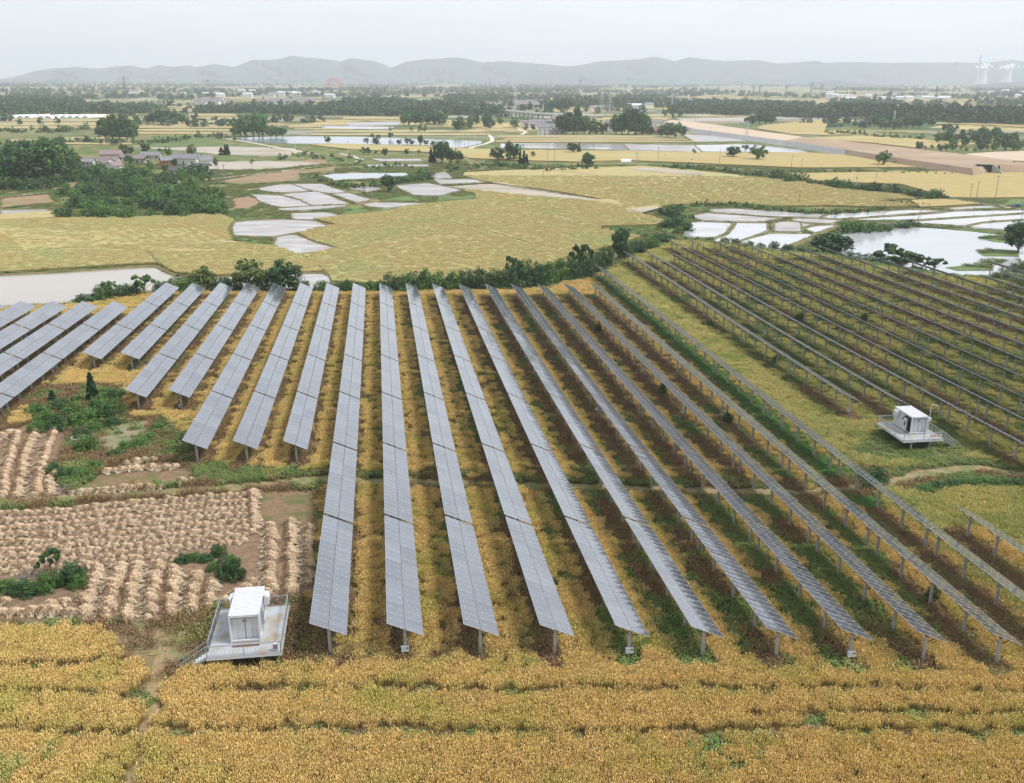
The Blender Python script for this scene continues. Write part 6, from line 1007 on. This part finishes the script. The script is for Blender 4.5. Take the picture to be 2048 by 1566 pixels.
for i, (u, v, w, h_) in enumerate([(1948, 166.8, 22, 12), (1944, 167.8, 8, 18), (1830, 172, 30, 2), (1770, 172.5, 24, 2), (1480, 168, 40, 2.5), (1100, 168.5, 30, 2.5), (1060, 168, 22, 2), (340, 164, 20, 2), (290, 164.5, 14, 2), (1420, 170, 26, 2.2)]):
    x, y = onz(u, v); k = scale_at(x, y, VZ); r_ = root('industrial_building', (x, y, VZ), 0, f'pale industrial block below the hills, {nth([290,340,1060,1100,1420,1480,1770,1830,1944,1948].index(u)+1)} from the left', 'building', 'industrial blocks below the hills'); b = MB(); b.box((0, 0, h_ / 2 / k), (w / k, 50, h_ / k), MT['wallw']); ob('wall', b.build('wall'), r_); b = MB(); b.box((0, 0, h_ / k + .1 / k), (w / k * 1.02, 54, .2 / k), MT['rgrey' if h_ < 5 else 'offwhite']); ob('roof', b.build('roof'), r_)
# ------------------------------------------------------------------ hills
MT['hill'] = mat('wooded_hill', (.028, .05, .045), (.038, .065, .05), .002, .95)
def hills(prof, D, base, seed, jag=1., name='hills'):
    pu, pv = zip(*prof); U = np.arange(pu[0], pu[-1] + 1, 5.); Vp = np.interp(U, pu, pv); r = np.random.default_rng(seed)
    nn = sum(np.sin(U / 5. * f + r.random() * 6) * a for f, a in ((.35, .55), (.8, .3), (1.7, .2))) * jag; Vp = Vp + nn * .6; rows = []; fr = [(.86, 0), (.885, .12), (.915, .3), (.945, .55), (.975, .8), (1, 1), (1.04, .85), (1.1, .3), (1.17, 0)]
    for j, (fd, fh) in enumerate(fr):
        P = []
        for i, (u, v) in enumerate(zip(U, Vp)):
            d = ray(u, v); m = D / d[1]; top = CAMZ + d[2] * m; wob = (math.sin(u / 23. + j * 1.3) + math.sin(u / 9. + j * 2.1) * .5 + r.normal() * .2) * .07 * (0 < fh < 1); P.append((d[0] * m * fd, D * (fd + wob * .25), VZ - 3 + max(0, (top - VZ)) * max(0, fh + wob)))
        rows.append(P)
    V = np.array(rows).reshape(-1, 3); n = len(U); i = np.arange(n * len(fr)).reshape(len(fr), n); Fc = np.stack([i[:-1, :-1], i[:-1, 1:], i[1:, 1:], i[1:, :-1]], -1).reshape(-1, 4); tag(ob(name, mesh(name, V, Fc, (MT['hill'],), smooth=True)), kind='structure')
hills([(-150, 160), (0, 158), (35, 152), (75, 140), (90, 138), (150, 133), (200, 137), (240, 131), (262, 130), (290, 137), (320, 129), (345, 133), (380, 130), (388, 134), (430, 127), (468, 134), (505, 119), (550, 119), (585, 111), (640, 117), (680, 122), (702, 115), (755, 123), (783, 135), (810, 123), (850, 118), (915, 114), (965, 124), (1000, 122), (1060, 125), (1130, 132), (1165, 129), (1200, 122), (1280, 118), (1312, 112), (1350, 122), (1380, 114), (1450, 122), (1515, 119), (1555, 127), (1630, 121), (1650, 126), (1680, 123), (1780, 125), (1870, 124), (1950, 125), (1990, 123), (2025, 119), (2080, 125), (2280, 121)], 11200, 0, 1)
hills([(1010, 162), (1040, 157), (1075, 140), (1110, 137), (1160, 140), (1210, 146), (1300, 157), (1380, 160), (1480, 150), (1560, 156), (1680, 160)], 9900, 0, 2)
hills([(380, 163), (480, 150), (560, 152), (660, 146), (760, 156), (860, 150), (980, 160)], 10300, 0, 4)
hills([(1560, 172), (1600, 169), (1632, 161), (1672, 159.5), (1707, 165), (1758, 169), (1830, 171)], 8000, 0, 3); hills([(1930, 172), (1965, 168), (1997, 164.5), (2030, 163), (2090, 166), (2200, 170)], 7500, 0, 5); hills([(90, 162), (118, 154.5), (140, 157), (165, 162)], 9000, 0, 6)
for i, (u, v, h_) in enumerate([(306, 128, 11), (350, 131, 9), (372, 130, 8), (431, 126, 9), (511, 118, 9), (575, 112, 11), (1070, 124, 8), (252, 130, 8)]):
    d = ray(u, v + 2); m = 11200 / d[1]; x, y, z = d[0] * m, 11200, CAMZ + d[2] * m - 20; k = scale_at(x, y, z); h = (h_ + 3) / k; r_ = root('wind_turbine', (x, y, z), 0, f'faint wind turbine on the left hill ridge, {nth([252,306,350,372,431,511,575,1070].index(u)+1)} from the left', 'wind turbine', 'wind turbines on the ridge'); b = MB(); b.bar((0, 0, 0), (0, 0, h), .35 / k, MT['white'], 6, .22 / k); ob('tower', b.build('tower'), r_)
    for a in (90, 210, 330): b = MB(); b.bar((0, -4, h), (math.cos(R(a + i * 17)) * h * .42, -4, h + math.sin(R(a + i * 17)) * h * .42), .2 / k, MT['white'], 4, .08 / k); ob('blade', b.build('blade'), r_)
# ------------------------------------------------------------------ woods and far trees
MT['leaffar'] = mat('leaf_far', (.06, .115, .05), (.075, .14, .055), .02, .7, tone=(.5, 1.5))
def ptree(seed, shape, lod=2): return bpy.data.objects.new('far_tree_kind', crown('far_tree_kind', MT['leaffar'], seed, lod, shape))
KR = [ptree(1, 'round'), ptree(2, 'round'), ptree(3, 'bush')]; KT = [ptree(4, 'tall'), ptree(5, 'tall')]
def wood(name, px, n, h, protos, lab, seed):
    r = np.random.default_rng(seed); P = np.array([onz(u, v) for u, v in px]); x0, y0 = P.min(0); x1, y1 = P.max(0); pts = []
    for _ in range(60):
        X = r.uniform(x0, x1, 2000); Y = r.uniform(y0, y1, 2000); q = inpoly(X, Y, P); pts += list(zip(X[q], Y[q]))
        if len(pts) >= n: break
    pts = np.array(pts[:n]); s = r.uniform(*h, len(pts)); scatter(name, np.column_stack([pts, np.full(len(pts), VZ)]), np.column_stack([s * 1.15, s * 1.15, s]), protos, lab, 'wood', seed=seed)
wood('tree_belt', [(1660, 236), (1800, 242), (1950, 248), (2200, 256), (2200, 243), (1950, 235), (1800, 232), (1665, 229)], 900, (14, 20), KT, 'dense dark belt of tall trees across the upper right plain', 1)
wood('tree_belt', [(1345, 226), (1500, 232), (1660, 238), (1680, 226), (1600, 214), (1340, 210)], 900, (9, 16), KR, 'wide dark wood left of the upper right tree belt', 2)
wood('tree_belt', [(1130, 207), (1345, 210), (1345, 216), (1140, 213)], 260, (12, 18), KR, 'dark wood strip behind the pale pylons', 3)
wood('tree_belt', [(-60, 236), (170, 229), (165, 208), (90, 204), (-60, 206)], 420, (10, 18), KR, 'wood behind the greenhouses at the left edge', 4)
wood('tree_belt', [(165, 229), (230, 228), (225, 216), (170, 218)], 90, (10, 16), KR, 'small wood right of the greenhouses', 5)
wood('tree_belt', [(385, 226), (480, 228), (600, 230), (800, 234), (806, 226), (600, 222), (400, 222)], 600, (8, 13), KR, 'low dark tree belt above the left upper fields', 6)
wood('tree_belt', [(680, 222), (800, 228), (950, 232), (1010, 236), (1000, 226), (900, 218), (800, 208), (690, 206)], 700, (10, 17), KR, 'dark plantation before the viaduct', 7)
wood('tree_belt', [(240, 232), (300, 226), (300, 219), (240, 219)], 90, (8, 14), KR, 'dark copse right of the tall clump', 8)
wood('tree_belt', [(890, 205), (985, 207), (990, 199), (900, 197)], 200, (12, 18), KR, 'dark copse behind the viaduct', 9)
r = np.random.default_rng(77); PX = []; SC_ = []
for lo, hi, n, hh in ((900, 1800, 700, (6, 13)), (1800, 3500, 1900, (9, 16)), (3500, 8500, 4200, (11, 18))):
    Y = r.uniform(lo, hi, n * 3); X = r.uniform(-.66, .66, n * 3) * Y; q = noise2(X, Y, .009 if hi < 4000 else .004, 5) + .6 * noise2(X * .25, Y, .03 if hi < 4000 else .01, 6) > .30; U, Vv = proj(X, Y, VZ)
    q &= ~((Vv > 268) & (U > 460) & (U < 980)) & ~((Vv > 255) & (Vv < 300)) ; X, Y = X[q][:n], Y[q][:n]; PX.append(np.column_stack([X, Y, np.full(len(X), VZ)])); s = r.uniform(*hh, len(X)); SC_.append(np.column_stack([s * 1.3, s * 1.3, s]))
scatter('distant_trees', np.concatenate(PX), np.concatenate(SC_), KR, 'countless small trees and thickets dotted over the hazy plain', 'trees')
# ------------------------------------------------------------------ small things
x, y = onz(2031, 414.5); r_ = root('tractor', (x, y, VZ + .25), R(12), 'small blue farm tractor on the pale lane at the right edge', 'tractor'); r_.scale = (.62, .62, .62); MT['blue'] = mat('blue_paint', (.05, .16, .45), None, rough=.4)
b = MB(); b.box((-1.5, 0, 1.15), (2.2, 1.2, .8), MT['blue']); b.box((-1.5, 0, 1.6), (1.8, 1., .12), MT['blue']); b.box((0, 0, .95), (4.6, .7, .25), MT['dsteel']); ob('body', b.build('body'), r_)
b = MB(); b.box((.2, 0, 2.35), (1.5, 1.5, .12), MT['blue']); [b.bar((.2 + a * .68, c * .68, 1.1), (.2 + a * .68, c * .68, 2.3), .05, MT['blue']) for a in (-1, 1) for c in (-1, 1)]; b.box((.1, 0, 1.25), (.8, .8, .5), MT['black']); ob('cab', b.build('cab'), r_)
b = MB(); b.box((2.3, 0, 1.3), (2., 1.7, .12), MT['blue']); [b.box((2.3, s * .85, 1.6), (2., .06, .5), MT['blue']) for s in (-1, 1)]; ob('load_bed', b.build('load_bed'), r_)
for a, s, rr in ((-1.9, 1, .5), (-1.9, -1, .5), (.6, 1, .75), (.6, -1, .75), (2.7, 1, .55), (2.7, -1, .55)): b = MB(); b.bar((a, s * .72, rr), (a, s * 1.02, rr), rr, MT['black'], 16); b.bar((a, s * .7, rr), (a, s * 1.04, rr), rr * .5, MT['blue'], 10); ob('wheel', b.build('wheel'), r_)
b = MB(); V = []
for i, (z, rx_, yy) in enumerate(((.35, .02, -.38), (.42, .12, -.2), (.45, .16, 0), (.5, .12, .2), (.62, .06, .3), (.85, .045, .34), (.95, .06, .38), (.95, .015, .55))): V += [(math.cos(a) * rx_, yy, z + math.sin(a) * rx_) for a in np.linspace(0, 5.4, 7)]
BM = mesh('egret', V + [(.05, 0, 0), (.07, 0, .36), (.03, 0, .36), (-.05, 0, 0), (-.03, 0, .36), (-.07, 0, .36)], [(i * 7 + j, i * 7 + (j + 1) % 7, i * 7 + 7 + (j + 1) % 7, i * 7 + 7 + j) for i in range(7) for j in range(7)] + [(56, 57, 58), (59, 60, 61)], (MT['white'],), smooth=True)
for i, (a, c) in enumerate(sorted([(1292, 330), (1305, 322), (1330, 326), (1352, 330), (1370, 322), (1388, 328), (1405, 320), (1440, 318), (1478, 322), (1490, 316), (1520, 306), (1530, 312)])):
    x, y = onz(*C(5, (a, c))[0]); tag(ob('egret', BM, None, (x, y, VZ + .1), (0, 0, i * 1.3), (1.3,) * 3), f'white bird on the green ditch right of centre, {nth(i + 1)} from the left', 'bird', 'white birds on the green ditch')
# rough grass over the open valley floor near the farm and on the pond islets
X, Y = np.meshgrid(np.arange(-330, 330, 2.1), np.arange(225, 640, 2.1)); X = (X + rf_.normal(0, .8, X.shape)).ravel(); Y = (Y + rf_.normal(0, .8, Y.shape)).ravel(); U, Vv = proj(X, Y, VZ); q = (U > -40) & (U < 2090) & (sdist(X, Y) > 3) & (noise2(X, Y, .12, 41) > -.35); X, Y = X[q], Y[q]
isl = np.zeros(X.shape, bool)
for P in ISL: isl |= inpoly(X, Y, P)
occ = np.zeros(X.shape, bool)
for P in OCC: occ |= inpoly(X, Y, P)
q = ~occ | isl; X, Y = X[q], Y[q]; isl = isl[q]; n = len(X); s = rf_.uniform(1.4, 2.3, n); print('grass', n); scatter('rough_grass', np.column_stack([X, Y, np.where(isl, VZ + .35, VZ)]), np.column_stack([s, s, rf_.uniform(.5, 1.1, n)]), TL + TH[:1] + TB[:1], 'rough green grass on the open valley floor and pond islets', 'grass')
# ------------------------------------------------------------------ haze
m = bpy.data.materials.new('haze'); m.use_nodes = True; t = m.node_tree; t.nodes.clear(); o = N(t, 'ShaderNodeOutputMaterial'); v = N(t, 'ShaderNodeVolumePrincipled'); v.inputs['Color'].default_value = (.82, .885, 1., 1); v.inputs['Density'].default_value = .000115; v.inputs['Anisotropy'].default_value = .2; t.links.new(v.outputs[0], o.inputs['Volume'])
hx, ya, yb, za, zb = 10000, -1200, 15500, VZ - 6, 430
tag(ob('haze', mesh('haze', [(sx * hx, yy, zz) for zz in (za, zb) for yy in (ya, yb) for sx in (-1, 1)], [(0, 2, 3, 1), (4, 5, 7, 6), (0, 1, 5, 4), (1, 3, 7, 5), (3, 2, 6, 7), (2, 0, 4, 6)], (m,))), kind='stuff')
